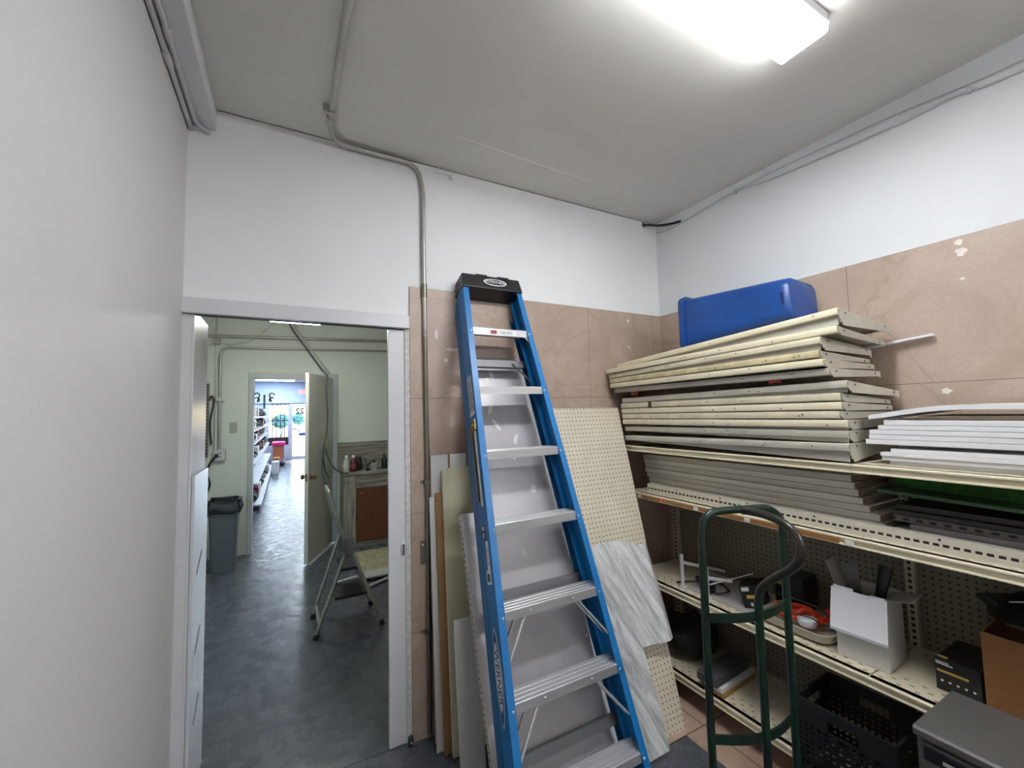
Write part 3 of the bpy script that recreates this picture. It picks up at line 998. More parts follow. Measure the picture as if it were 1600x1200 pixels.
# ------------------------------------------------------------------ gondola shelving along the right wall
XF, XB = 1.90, 2.345
M_PEGBACK = peg_mat('shaded_back_pegboard', (124, 118, 102), (1, 2), 0.0254, 0.0042)  # backing colour darkened for the shade between the shelves
M_UPR = slot_mat('slotted_upright', (196, 190, 170), 2, 1, 0.0, 0.006, 0.0254, (0.2, 0.7))
M_STRIP = mat('brown_price_strip', (150, 104, 56), 0.5, 0, 0.12)
M_TAG = mat('paper_tag', (232, 226, 214), 0.6)
LIP = 0.034
def lip_profile(x, zt, h=LIP):
    """rolled front edge with a price channel"""
    return [(x, zt), (x - 0.004, zt - 0.003), (x - 0.004, zt - 0.008), (x + 0.003, zt - 0.012), (x + 0.004, zt - h + 0.008),
            (x - 0.004, zt - h + 0.005), (x - 0.004, zt - h + 0.001), (x + 0.003, zt - h), (x + 0.012, zt - h), (x + 0.012, zt - 0.002), (x + 0.03, zt)]
def shelf_parts(parent, y0, y1, z, m_lip, m_deck, world, x0=0.0, x1=0.445, end=True):
    sh = obj('shelf', MB().box(x0 + 0.012, x1, y0 + 0.002, y1 - 0.002, z - 0.003, z), m_deck, parent, world=world)
    b = MB().prism(lip_profile(x0 + 0.004, z), 'y', y0 + 0.001, y1 - 0.001)
    obj('front_lip', b, m_lip, sh, world=world)
    if end:
        for y in (y0 + 0.002, y1 - 0.006):
            b = MB().prism([(x0 + 0.016, z - 0.003), (x1, z - 0.003), (x1, z - 0.05), (x1 - 0.06, z - 0.05), (x0 + 0.016, z - 0.03)], 'y', y, y + 0.004)
            obj('side_bracket', b, m_deck if m_deck is not M_DECK else M_GREYEN, sh, world=world)
    return sh
def gondola(name, label, y0, y1, uprights, group):
    t = thing(name, label, 'shelving', (XF, (y0 + y1) / 2, 0), group)
    obj('back_panel', MB().box(XB, XB + 0.008, y0 + 0.018, y1 - 0.018, 0.14, 1.358), M_PEGBACK, t, world=True)
    # uprights carry their own local slots: build around y = 0
    for y in uprights:
        b = MB().box(XB - 0.028, XB + 0.03, -0.016, 0.016, 0.0, 1.362)
        u = obj('upright', b, M_UPR)
        u.location = (XF * 0, 0, 0)
        u.parent = t
        u.location = (-XF, y - (y0 + y1) / 2, 0)
    obj('foot', MB().box(XF + 0.05, XB, y1 - 0.05, y1 - 0.02, 0.002, 0.11), M_CREAMW, t, world=True)
    obj('foot', MB().box(XF + 0.05, XB, y0 + 0.02, y0 + 0.05, 0.002, 0.11), M_CREAMW, t, world=True)
    out = []
    for z in (1.369, 1.088, 0.59, 0.145):
        sh = obj('shelf', MB().box(0.012, XB - XF - 0.03, -0.607, 0.607, -0.003, 0.0), M_DECK)
        sh.parent = t
        sh.location = (0, 0, z)
        obj('front_lip', MB().prism(lip_profile(0.004, 0), 'y', -0.6082, 0.6082), M_CREAM, sh)
        for y in (-0.605, 0.601):
            obj('side_bracket', MB().prism([(0.02, -0.003), (0.41, -0.003), (0.41, -0.07), (0.36, -0.07), (0.02, -0.03)], 'y', y, y + 0.004), M_GREYEN, sh)
        out.append(sh)
    return t, out
YJ = 0.822
g1, sh1 = gondola('gondola_shelving', 'cream steel shelving bay next to the corner with brown price strip on second shelf', YJ, YJ + 1.218, (YJ, YJ + 1.218), 'cream shelving bays along the right wall')
g2, sh2 = gondola('gondola_shelving', 'cream steel shelving bay nearer the camera holding the white boards', YJ - 1.218, YJ, (YJ - 1.218,), 'cream shelving bays along the right wall')
ps = obj('price_strip', MB().box(-0.0015, 0.006, -0.55, 0.60, -0.029, -0.009), M_STRIP, sh1[1])
for y in (-0.585, -0.18, 0.10, 0.50):
    obj('price_tag', MB().box(-0.003, 0.002, y - 0.014, y + 0.014, -0.028, -0.010), M_TAG, ps)
obj('price_tag', MB().lathe([(0.011, -0.002), (0.011, 0.002)], (-0.0022, 0.33, -0.019), 14, 'x'), mat('red_dot_sticker', (228, 88, 70), 0.5), ps, label='round red dot sticker')

# loose shelf panels piled on the top shelf: two fanned stacks
def loose_lip(h):
    return [(0.0, 0.0), (-0.003, -0.003), (-0.0042, -h * 0.45), (-0.003, -h + 0.004), (0.001, -h), (0.012, -h), (0.010, -h + 0.003), (0.003, -h + 0.006), (0.004, -0.006), (0.03, 0.0)]
def loose_shelf(label, long, m_lip, h, gap, bgap, seed, depth=0.44):
    """a loose shelf panel; origin at the middle of its front top edge; X = depth, Y = length; gap = room below its near end"""
    rnd = random.Random(seed)
    t = thing('loose_shelf', label, 'shelf panel', Matrix.Identity(4), 'loose shelf panels on the top shelf')
    obj('deck', MB().box(0.010, depth, -long / 2 + 0.002, long / 2 - 0.002, -0.0025, 0.0), M_DECKPL, t)
    lip = obj('front_lip', MB().prism(loose_lip(h), 'y', -long / 2, long / 2), m_lip, t)
    for y in (-long / 2 + 0.001, long / 2 - 0.005):
        hf, hb = (gap * 0.93, max(0.016, min(bgap * 0.9, 0.042))) if y < 0 else (h * 0.95, 0.017)
        e = obj('end_bracket', MB().prism([(0.010, -0.0025), (depth, -0.0025), (depth, -hb * 0.8), (depth - 0.008, -hb), (depth - 0.014, -hb * 0.7), (depth - 0.022, -hb * 0.75), (0.05, -hf), (0.034, -hf), (0.031, -hf * 0.8), (0.020, -hf * 0.86), (0.017, -hf * 0.62), (0.010, -hf * 0.66)], 'y', y, y + 0.004), M_GREYEN, t)
        for x in (0.06, depth - 0.05):
            obj('rivet', MB().cyl((x, y + (0.0 if y < 0 else 0.004), -0.011), (x, y + (-0.0012 if y < 0 else 0.0052), -0.011), 0.0045, seg=8), M_DARKSTEEL, e)
    if gap > h * 1.3:
        P = [(-long / 2 + 0.008, -gap * 0.94), (-long / 2 + 0.008, -h * 0.9), (long / 2 - 0.012, -h * 0.9), (long / 2 - 0.012, -h * 0.98)]
        obj('under_flange', MB().prism(P, 'x', 0.014, 0.018), M_GREYEN, t)
    obj('back_flange', MB().box(depth - 0.003, depth, -long / 2 + 0.006, long / 2 - 0.006, -0.016, 0.0), M_GREYEN, t)
    for k in range(3 + seed % 4):
        y = -long / 2 + 0.05 + rnd.random() * long * 0.9
        zz = -h * (0.3 + 0.4 * rnd.random())
        obj('screw_hole', MB().lathe([(0.003, -0.0048), (0.003, -0.0030)], (0, y, zz), 8, 'x'), M_DARKSTEEL, lip)
    return t
def place(o, xl, xr, yl, yr, zl, zr, tilt):
    """left end (yl far) at xl, zl; right end (yr near) at xr, zr: the front top edge; tilt = fall of the back edge"""
    A, B = Vector((xl, yl, zl)), Vector((xr, yr, zr))
    y = (A - B).normalized()
    x = Vector((0.44, 0, -tilt)).normalized()
    x = (x - y * x.dot(y)).normalized()
    z = x.cross(y)
    m = Matrix.Identity(4)
    for i in range(3):
        m[i][0], m[i][1], m[i][2] = x[i], y[i], z[i]
    m.translation = (A + B) / 2
    o.matrix_world = m
    return o
M_RUSTY = mat('scratched_cream_enamel', (198, 186, 150), 0.42, 0, 0.3, 14)
A_SPEC = [  # xl, xr, yl, yr, zl, zr, tilt, lip material, label
    (1.885, 1.885, 2.06, 0.822, 1.889, 1.974, 0.040, M_CREAM, 'topmost cream shelf panel of the tilted pile, with the blue bin on it'),
    (1.835, 1.885, 2.11, 0.828, 1.857, 1.905, 0.034, M_CREAM, 'second shelf panel from the top of the tilted pile, its lip sticking out'),
    (1.850, 1.872, 2.105, 0.882, 1.826, 1.870, 0.028, M_CREAMW, 'third shelf panel down the tilted pile, with screw holes in its lip'),
    (1.850, 1.868, 2.10, 0.889, 1.795, 1.815, 0.020, M_RUSTY, 'fourth shelf panel down the tilted pile, with dark scratches on its lip'),
    (1.852, 1.866, 2.10, 0.875, 1.764, 1.780, 0.010, M_CREAM, 'fifth shelf panel down the tilted pile, with rust spots along the lip'),
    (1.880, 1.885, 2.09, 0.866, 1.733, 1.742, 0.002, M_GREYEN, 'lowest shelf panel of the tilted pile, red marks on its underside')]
B_SPEC = [
    (1.905, 1.905, 2.05, 0.816, 1.666, 1.690, 0.040, M_GREYEN, 'topmost shelf panel of the lower pile, its grey end bracket leaning up'),
    (1.892, 1.905, 2.05, 0.842, 1.634, 1.643, 0.030, M_CREAMW, 'second shelf panel of the lower pile, with a taped joint in the lip'),
    (1.895, 1.900, 2.05, 0.838, 1.600, 1.607, 0.020, M_CREAM, 'third shelf panel from the top of the lower pile'),
    (1.895, 1.900, 2.045, 0.848, 1.566, 1.572, 0.012, M_CREAMW, 'fourth shelf panel from the top of the lower pile'),
    (1.892, 1.900, 2.04, 0.822, 1.532, 1.537, 0.006, M_CREAM, 'fifth shelf panel of the lower pile, whose bright lip carries a screw'),
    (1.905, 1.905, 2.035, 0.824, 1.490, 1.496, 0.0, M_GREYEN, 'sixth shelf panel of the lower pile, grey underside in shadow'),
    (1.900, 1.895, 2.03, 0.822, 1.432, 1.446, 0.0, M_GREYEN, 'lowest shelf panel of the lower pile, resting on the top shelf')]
def pile(spec, h, floor_z, seed):
    for i, s in enumerate(spec):
        long = (Vector((s[0], s[2], s[4])) - Vector((s[1], s[3], s[5]))).length
        below = spec[i + 1][5] if i + 1 < len(spec) else floor_z
        bb = (s[5] - s[6]) - (spec[i + 1][5] - spec[i + 1][6] if i + 1 < len(spec) else floor_z)
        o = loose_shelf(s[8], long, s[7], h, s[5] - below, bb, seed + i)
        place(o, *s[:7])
        yield o
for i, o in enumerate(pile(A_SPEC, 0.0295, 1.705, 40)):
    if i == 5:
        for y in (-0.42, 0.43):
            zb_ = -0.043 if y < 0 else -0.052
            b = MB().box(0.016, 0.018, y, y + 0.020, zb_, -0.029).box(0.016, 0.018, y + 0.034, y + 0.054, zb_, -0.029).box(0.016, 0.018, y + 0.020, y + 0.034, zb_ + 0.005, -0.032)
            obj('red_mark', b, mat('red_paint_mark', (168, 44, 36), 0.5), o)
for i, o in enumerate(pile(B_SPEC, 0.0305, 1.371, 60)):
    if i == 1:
        obj('tape_joint', MB().box(-0.0055, 0.0, 0.35, 0.375, -0.032, 0.001), mat('dark_tape', (60, 54, 44), 0.6), o)

# white trim strip sticking out behind the tilted pile
b = MB().hexa([(2.335, 0.95, 1.845), (2.365, 0.95, 1.845), (2.377, 0.695, 1.872), (2.347, 0.695, 1.872)],
              [(2.335, 0.95, 1.855), (2.365, 0.95, 1.855), (2.377, 0.695, 1.882), (2.347, 0.695, 1.882)])
t = thing('trim_strip', 'white trim strip sticking out from behind the tilted shelf pile along the wall', 'trim strip', (2.36, 0.75, 1.86))
obj('strip', b, M_WHITE, t, world=True)
obj('screw_hole', MB().cyl((2.36, 0.715, 1.8805), (2.36, 0.715, 1.8825), 0.004, seg=8), M_DARKSTEEL, t, world=True)

# blue bin lying on its side on the tilted pile
def bin_mat():
    k = N('blue_bin_plastic')
    k.set(k.mix(k.ramp(k.noise(5, 4), 0.3, 0.7), srgb(13, 58, 122), srgb(19, 72, 144)), 0.34)
    return k.m
M_BIN = bin_mat()
bn = Matrix(((1, 0, 0, 2.185), (0, 0.9975, 0.07, 1.685), (0, -0.07, 0.9975, 2.078), (0, 0, 0, 1))) @ Matrix.Rotation(math.radians(4.5), 4, 'Y')
t = thing('recycling_bin', 'blue plastic bin lying on its side on top of the shelf panels', 'bin', bn)
def rr(hx, hz, r, n=5):
    out = []
    for cx_, cz_, a0 in ((hx - r, hz - r, 0), (-hx + r, hz - r, PI / 2), (-hx + r, -hz + r, PI), (hx - r, -hz + r, 1.5 * PI)):
        for k in range(n + 1):
            a = a0 + k * PI / 2 / n
            out.append((cx_ + r * math.cos(a), cz_ + r * math.sin(a)))
    return out
def loft(b, secs, cap0=True, cap1=True):
    rings = [[b.bm.verts.new((p[0], y, p[1])) for p in poly] for y, poly in secs]
    n = len(rings[0])
    for i in range(len(rings) - 1):
        for j in range(n):
            b.bm.faces.new((rings[i][j], rings[i][(j + 1) % n], rings[i + 1][(j + 1) % n], rings[i + 1][j]))
    if cap0:
        b.bm.faces.new(rings[0])
    if cap1:
        b.bm.faces.new(list(reversed(rings[-1])))
    return b
b = MB()
secs = [(-0.02, rr(0.145, 0.150, 0.04)), (-0.55, rr(0.122, 0.105, 0.045)), (-0.590, rr(0.119, 0.100, 0.042)), (-0.60, rr(0.110, 0.092, 0.042))]
def shift(poly, dz):
    return [(p[0], p[1] + dz) for p in poly]
secs = [(y, shift(p, 0.035 * y)) for y, p in secs]
loft(b, secs, False, True)
loft(b, [(-0.02, rr(0.141, 0.146, 0.038)), (-0.585, shift(rr(0.112, 0.093, 0.05), -0.02))], False, True)
obj('body', b, M_BIN, t, smooth=True)
b = MB()
ro = [rr(0.160, 0.165, 0.045), rr(0.141, 0.146, 0.038)]
A = [[b.bm.verts.new((p[0], y, p[1])) for p in ro[k]] for k, y in ((0, -0.028), (0, 0.0), (1, 0.0), (1, -0.028))]
n = len(A[0])
for i in range(4):
    for j in range(n):
        b.bm.faces.new((A[i][j], A[i][(j + 1) % n], A[(i + 1) % 4][(j + 1) % n], A[(i + 1) % 4][j]))
obj('rim', b, M_BIN, t, smooth=True)
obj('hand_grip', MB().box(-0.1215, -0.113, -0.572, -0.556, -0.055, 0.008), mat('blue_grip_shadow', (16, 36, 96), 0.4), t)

# white boards on the top shelf of the near bay
M_BWHITE = mat('white_laminated_board', (232, 232, 234), 0.38, 0, 0.03)
M_BGREYW = mat('grey_white_board', (196, 193, 184), 0.5, 0, 0.08, 5)
GW = 'white boards on the top shelf of the near bay'
def lay_board(name, label, x0, x1, y0, y1, z0, z1, m, group, cat='board'):
    return solo(name, MB().box(x0, x1, y0, y1, z0, z1), m, label, cat, ((x0 + x1) / 2, (y0 + y1) / 2, z0), group, bevel=0.001)
lows = [(1.370, 1.3845, 0.735, 1.985, 'lowest white board resting directly on the top shelf'),
        (1.385, 1.4005, 0.754, 1.975, 'second white board up from the top shelf'),
        (1.401, 1.4155, 0.756, 1.970, 'third white board up from the top shelf, below the gap'),
        (1.416, 1.430, 0.726, 1.975, 'fourth white board up, just below the shadowed gap')]
for z0, z1, y, x, lb in lows:
    lay_board('white_board', lb, x, 2.33, -0.42, y, z0, z1, M_BWHITE, GW)
lay_board('grey_board', 'grey board set back in the gap between the white boards', 2.06, 2.33, -0.40, 0.68, 1.4305, 1.4435, M_BGREYW, GW)
ups = [(1.444, 1.462, 0.799, 1.972, 'lowest of the five thin white boards above the gap'),
       (1.4635, 1.480, 0.789, 1.976, 'second of the five thin white boards above the gap'),
       (1.4815, 1.498, 0.787, 1.976, 'middle one of the five thin white boards above the gap'),
       (1.4995, 1.515, 0.760, 1.978, 'fourth of the five thin white boards above the gap'),
       (1.5165, 1.534, 0.742, 1.980, 'topmost of the five straight thin white boards')]
for z0, z1, y, x, lb in ups:
    lay_board('white_board', lb, x, 2.325, -0.42, y, z0, z1, M_BWHITE, GW)
lay_board('cardboard_sheet', 'tan cardboard sheet under the warped white panel', 2.03, 2.325, -0.4, 0.66, 1.535, 1.549, mat('tan_cardboard', (198, 182, 158), 0.7, 0, 0.1), None, 'cardboard')
b = MB()
def warp(u, v):
    y = 0.79 - 1.2 * u
    z = 1.537 + 0.034 * math.sin(min(1, u / 0.22) * PI / 2) ** 1.2 - 0.012 * max(0, u - 0.25)
    return (1.985 + 0.335 * v, y, z)
b.grid(warp, 24, 2, (0, 0, 0.017))
solo('warped_panel', b, M_BWHITE, 'thin warped white panel bowing up on top of the white boards', 'board', (2.15, 0.2, 1.54))

# boards under the top shelf, far bay: grey-white pile
M_PILE = mat('weathered_white_board', (226, 221, 208), 0.5, 0, 0.16, 3, 0.0, 50, (1.5, 0.6, 30))
M_PILE2 = mat('greyer_white_board', (206, 201, 188), 0.5, 0, 0.18, 3, 0.0, 50, (1.5, 0.6, 30))
M_CHIP = mat('raw_chipboard_edge', (142, 124, 104), 0.8, 0, 0.3, 40)
M_PILEEDGE = M_PILE
GP = 'grey white boards on the second shelf of the far bay'
names = ['lowest', 'second lowest', 'third lowest', 'middle', 'third highest', 'second highest', 'topmost']
for i in range(7):
    z0 = 1.109 + 0.0285 * i
    yr_ = [0.785, 0.80, 0.83, 0.85, 0.865, 0.875, 0.885][i]
    yl_ = [1.98, 1.985, 2.0, 2.01, 2.015, 2.02, 2.024][i]
    x0 = 2.035 + 0.003 * ((i * 5) % 3)
    t = thing('grey_white_board', names[i] + ' streaky grey white board in the pile under the top shelf by the corner', 'board', (2.17, 1.4, z0), GP)
    obj('board', MB().box(x0, 2.31, yr_, yl_, z0, z0 + 0.0262), M_PILE if i % 2 else M_PILE2, t, world=True, bevel=0.0015)
    obj('raw_edge', MB().box(x0 + 0.002, 2.308, yr_ - 0.0012, yr_, z0 + 0.003, z0 + 0.0232), M_CHIP, t, world=True)
solo('packing_board', MB().box(2.05, 2.31, 0.74, 1.98, 1.0885, 1.1085), M_PILE, 'thin board under the grey white pile, sticking out at its near end', 'board', (2.17, 1.36, 1.0885), GP)

# slotted white channel lying along the front of the second shelf
b = MB()
b.box(0.0, 0.003, -1.2, 1.17, 0.0, 0.048)
b.box(0.003, 0.038, -1.2, 1.17, 0.045, 0.048)
b.box(0.003, 0.038, -1.2, 1.17, 0.0, 0.003)
b.box(-0.0012, 0.0, -1.2, 1.17, 0.0095, 0.011)
b.box(-0.0012, 0.0, -1.2, 1.17, 0.0335, 0.035)
t = thing('slotted_channel', 'long white slotted steel channel lying along the front of the second shelf', 'steel channel', (1.966, 0.76, 1.0885))
obj('channel', b, slot_mat('white_slotted_channel', (226, 220, 204), 1, 2, 0.0225, 0.0046, 0.0254, (0.16, 0.8)), t)
for y in (-0.95, -0.52, -0.15, 0.237, 0.53, 0.675, 0.95):
    obj('bolt_hole', MB().cyl((0.0002, y, 0.0405), (-0.0007, y, 0.0405), 0.0042, seg=10), M_SBLACK, t)

# darker boards on the second shelf, near bay
GD = 'dark boards on the second shelf of the near bay'
M_GREYB = mat('slate_grey_board', (164, 160, 164), 0.5, 0, 0.1)
M_DGREY = mat('charcoal_board', (62, 58, 58), 0.5, 0, 0.15)
M_GREEN = mat('dark_green_sheet', (56, 86, 52), 0.42, 0, 0.2, 2.5)
dk = [(1.089, 1.107, 2.060, 0.738, M_GREYB, 'lowest slate grey board on second shelf, mostly behind the white channel'),
      (1.108, 1.127, 2.050, 0.742, M_GREYB, 'second slate grey board up, just above the white channel'),
      (1.128, 1.1462, 2.052, 0.715, M_GREYB, 'uppermost of the slate grey boards, below the punched strip'),
      (1.170, 1.186, 2.080, 0.775, M_DGREY, 'charcoal board between the punched strip and the green sheet'),
      (1.187, 1.205, 2.110, 0.770, M_DGREY, 'upper charcoal board directly under the green sheet')]
for z0, z1, x, y, m, lb in dk:
    solo('dark_board', MB().box(x, 2.31, -0.40, y, z0, z1), m, lb, 'board', (2.2, 0.2, z0), GD, bevel=0.001)
b = MB().box(-0.03, 0.03, -0.6, 0.17, 0, 0.022)
t = thing('punched_strip', 'dark punched steel strip lying between the charcoal boards', 'steel strip', (2.10, 0.60, 1.147))
k_ = N('dark_punched_strip')
o_ = k_.xyz()
f_ = k_.math('MULTIPLY', band(k_, k_.math('FRACT', k_.math('DIVIDE', o_[1], 0.0381)), 0.2, 0.7), band(k_, o_[2], 0.007, 0.016))
k_.set(k_.mix(f_, srgb(112, 107, 100), srgb(14, 13, 12)), 0.45)
obj('strip', b, k_.m, t)
b = MB()
b.hexa([(2.055, -0.42, 1.214), (2.31, -0.42, 1.214), (2.31, 0.808, 1.250), (2.055, 0.808, 1.250)], [(2.055, -0.42, 1.226), (2.31, -0.42, 1.226), (2.31, 0.808, 1.262), (2.055, 0.808, 1.262)])
solo('green_sheet', b, M_GREEN, 'dark green sheet lying on the charcoal boards under the top shelf', 'sheet', (2.2, 0.2, 1.21))
b = MB()
b.hexa([(2.16, -0.42, 1.228), (2.31, -0.42, 1.228), (2.31, 0.79, 1.264), (2.16, 0.79, 1.264)], [(2.16, -0.42, 1.286), (2.31, -0.42, 1.286), (2.31, 0.79, 1.322), (2.16, 0.79, 1.322)])
solo('green_turf_roll', b, mat('green_turf', (44, 96, 34), 0.8, 0, 0.4, 30), 'green block of folded sheeting at the back above the green sheet', 'sheeting', (2.25, 0.2, 1.23))

# ------------------------------------------------------------------ things on the third shelf
Z3 = 0.5915
M_CARDW = mat('white_cardboard', (216, 214, 208), 0.6, 0, 0.04)
M_CARDG = mat('grey_side_cardboard', (176, 172, 164), 0.65, 0, 0.08)
M_BOXBLK = mat('black_printed_box', (22, 22, 24), 0.35, 0, 0.2)
M_YEL = mat('yellow_print', (186, 158, 72), 0.45)
# open white box: origin at the near front corner
bx = thing('white_box', 'open white cardboard box on the third shelf with its flap hanging down', 'box', T(1.992, 0.785, Z3) @ Rz(math.radians(4)))
w, d, h, th = 0.165, 0.17, 0.262, 0.003
b = MB()
b.box(0, d, 0, w, 0, th)
b.box(0, th, 0, w, th, h)
b.box(d - th, d, 0, w, th, h)
b.box(th, d - th, 0, th, th, h)
b.box(th, d - th, w - th, w, th, h)
obj('carton', b, M_CARDW, bx)
b = MB()
b.hexa([(-0.030, -0.008, 0.115), (-0.027, -0.008, 0.115), (-0.027, w + 0.010, 0.115), (-0.030, w + 0.010, 0.115)],
       [(-0.0035, -0.006, h + 0.002), (0.000, -0.006, h + 0.002), (0.000, w + 0.008, h + 0.002), (-0.0035, w + 0.008, h + 0.002)])
b.hexa([(-0.030, -0.008, 0.103), (-0.026, -0.008, 0.103), (-0.026, w + 0.010, 0.103), (-0.030, w + 0.010, 0.103)],
       [(-0.032, -0.008, 0.116), (-0.028, -0.008, 0.116), (-0.028, w + 0.010, 0.116), (-0.032, w + 0.010, 0.116)])
b.box(-0.004, 0.001, 0.0, 0.045, h, h + 0.008)
b.box(-0.004, 0.001, 0.10, w, h, h + 0.012)
obj('front_flap', b, mat('bright_white_card', (236, 236, 240), 0.55, 0, 0.02), bx)
b = MB().hexa([(0.02, 0.0, h), (d - 0.02, 0.0, h), (d - 0.02, 0.003, h), (0.02, 0.003, h)], [(0.02, -0.07, h + 0.01), (d - 0.02, -0.07, h + 0.01), (d - 0.02, -0.067, h + 0.013), (0.02, -0.067, h + 0.013)])
obj('side_flap', b, M_CARDG, bx)
b = MB().hexa([(0.02, w, h), (d - 0.03, w, h), (d - 0.03, w - 0.003, h), (0.02, w - 0.003, h)], [(0.04, w + 0.04, h + 0.085), (d - 0.05, w + 0.04, h + 0.085), (d - 0.05, w + 0.037, h + 0.085), (0.04, w + 0.037, h + 0.085)])
obj('side_flap', b, M_CARDG, bx)
t = thing('brush_handle', 'black brush handle standing up out of the open white box', 'brush', (2.08, 0.85, 0.70))
obj('handle', MB().tube([(2.10, 0.855, 0.63), (2.105, 0.845, 0.82), (2.115, 0.825, 0.93), (2.12, 0.82, 0.945)], [0.016, 0.017, 0.024, 0.018], 12, flat=0.6), M_BLACK, t, world=True, smooth=True)
t = thing('putty_knife', 'wide grey blade leaning in the open white box', 'putty knife', (2.06, 0.93, 0.70))
obj('blade', MB().prism([(0.885, 0.74), (0.925, 0.74), (0.965, 0.93), (0.90, 0.945)], 'x', 2.07, 2.0715), M_STEEL, t, world=True)
obj('handle', MB().tube([(2.0708, 0.905, 0.605), (2.0708, 0.905, 0.745)], 0.012, 10, flat=0.7), M_BLACK, t, world=True, smooth=True)

def box_thing(name, label, M, dx, dy, dz, m, cat='box'):
    t = thing(name, label, cat, M)
    obj('carton', MB().box(0, dx, 0, dy, 0, dz), m, t, bevel=0.002)
    return t
# black box with yellow stripe on the right
t = box_thing('lamp_box', 'black box with a yellow stripe on the third shelf beside the brown carton', T(2.034, 0.558, Z3) @ Rz(math.radians(-1)), 0.21, 0.115, 0.108, M_BOXBLK)
b = MB()
b.box(-0.0008, 0.0005, 0.030, 0.110, 0.062, 0.070)
obj('yellow_stripe', b, M_YEL, t)
obj('lettering_block', MB().box(-0.0008, 0.0005, 0.068, 0.112, 0.088, 0.092).box(-0.0008, 0.0005, 0.078, 0.112, 0.095, 0.098), M_SWHITE, t)
b = MB()
for k in range(5):
    b.lathe([(0.0038, -0.0008), (0.0038, 0.0005)], (0, 0.098 - 0.020 * k, 0.034), 10, 'x')
obj('printed_dots', b, M_SWHITE, t)
obj('yellow_stripe', MB().box(0.01, 0.025, 0.085, 0.112, 0.1078, 0.1086), M_YEL, t)
# brown carton with black bag
t = thing('brown_carton', 'brown cardboard carton on the third shelf at the edge of view', 'box', (2.036, 0.40, Z3))
b = MB()
b.box(2.036, 2.30, 0.19, 0.551, Z3, Z3 + 0.004)
for x0, x1, y0, y1 in ((2.036, 2.040, 0.19, 0.551), (2.296, 2.30, 0.19, 0.551), (2.040, 2.296, 0.19, 0.194), (2.040, 2.296, 0.547, 0.551)):
    b.box(x0, x1, y0, y1, Z3 + 0.004, Z3 + 0.245)
obj('carton', b, mat('brown_cardboard', (132, 88, 50), 0.7, 0, 0.1), t, world=True)
def crumple(b, cx_, cy_, cz_, rx_, ry_, rz_, seed, amp=0.25, nu=22, nv=12):
    rnd = random.Random(seed)
    ph = [(rnd.random() * 6, 2 + rnd.random() * 5, 2 + rnd.random() * 5) for _ in range(6)]
    rows = []
    for i in range(nv + 1):
        row = []
        th_ = PI * i / nv
        for j in range(nu):
            a = 2 * PI * j / nu
            q = 1 + amp * sum(math.sin(p[0] + p[1] * a) * math.sin(p[0] + p[2] * th_) for p in ph) / 3
            row.append(b.bm.verts.new((cx_ + rx_ * q * math.sin(th_) * math.cos(a), cy_ + ry_ * q * math.sin(th_) * math.sin(a), cz_ + max(-rz_ * 0.98, rz_ * q * math.cos(th_)))))
        rows.append(row)
    for i in range(nv):
        for j in range(nu):
            b.bm.faces.new((rows[i][j], rows[i][(j + 1) % nu], rows[i + 1][(j + 1) % nu], rows[i + 1][j]))
    bmesh.ops.remove_doubles(b.bm, verts=b.bm.verts[:], dist=1e-5)
    return b
b = crumple(MB(), 2.165, 0.375, Z3 + 0.302, 0.14, 0.185, 0.055, 5, 0.3)
solo('bin_bag', b, M_BAG, 'shiny black bag bulging out of the brown carton', 'bag', (2.16, 0.34, Z3 + 0.23), smooth=True)
wire('white_wire', [(2.08, 0.49, Z3 + 0.352), (2.10, 0.43, Z3 + 0.366), (2.13, 0.35, Z3 + 0.372), (2.12, 0.25, Z3 + 0.366)], 0.002, M_SWHITE, 'thin white cord lying on the black bag in the carton')

# left end of the third shelf: white brackets, sheet, cable
M_BRK = mat('white_bracket_enamel', (206, 206, 208), 0.4, 0, 0.06)
def bracket(label, x, y, zt, arm):
    t = thing('shelf_bracket', label, 'bracket', (x, y, Z3), 'white brackets on the third shelf')
    obj('upright_leg', MB().box(x - 0.004, x + 0.012, y - 0.006, y + 0.006, Z3, zt), M_BRK, t, world=True, bevel=0.001)
    b = MB().hexa([(x + 0.012, y - 0.004, zt - 0.055), (x + 0.012, y + 0.004, zt - 0.055), (arm[0], arm[1] + 0.004, arm[2]), (arm[0], arm[1] - 0.004, arm[2])],
                  [(x + 0.012, y - 0.004, zt - 0.038), (x + 0.012, y + 0.004, zt - 0.038), (arm[0], arm[1] + 0.004, arm[2] + 0.014), (arm[0], arm[1] - 0.004, arm[2] + 0.014)])
    obj('arm', b, M_BRK, t, world=True)
    obj('foot', MB().box(x - 0.008, x + 0.022, y - 0.012, y + 0.012, Z3, Z3 + 0.010), M_BRK, t, world=True)
bracket('left of two white metal brackets standing on the third shelf by the corner', 1.966, 1.70, 0.775, (2.20, 1.60, 0.66))
bracket('white metal bracket standing on the third shelf beside the black box', 1.958, 1.535, 0.745, (2.05, 1.455, 0.685))
solo('grey_card_sheet', MB().box(1.982, 2.22, 1.33, 1.68, Z3 + 0.0005, Z3 + 0.0045, None), mat('grey_card', (172, 170, 168), 0.5, 0, 0.08), 'flat grey sheet lying on the third shelf under the brackets', 'sheet', (2.1, 1.5, Z3))
t = thing('power_adapter', 'black plug adapter with its cord between the white brackets', 'adapter', (2.04, 1.60, Z3 + 0.005))
obj('adapter_body', MB().box(2.015, 2.06, 1.555, 1.63, Z3 + 0.005, Z3 + 0.045), M_BLACK, t, world=True, bevel=0.006)
obj('prong', MB().box(2.03, 2.045, 1.63, 1.665, Z3 + 0.03, Z3 + 0.065), M_BLACK, t, world=True, bevel=0.003)
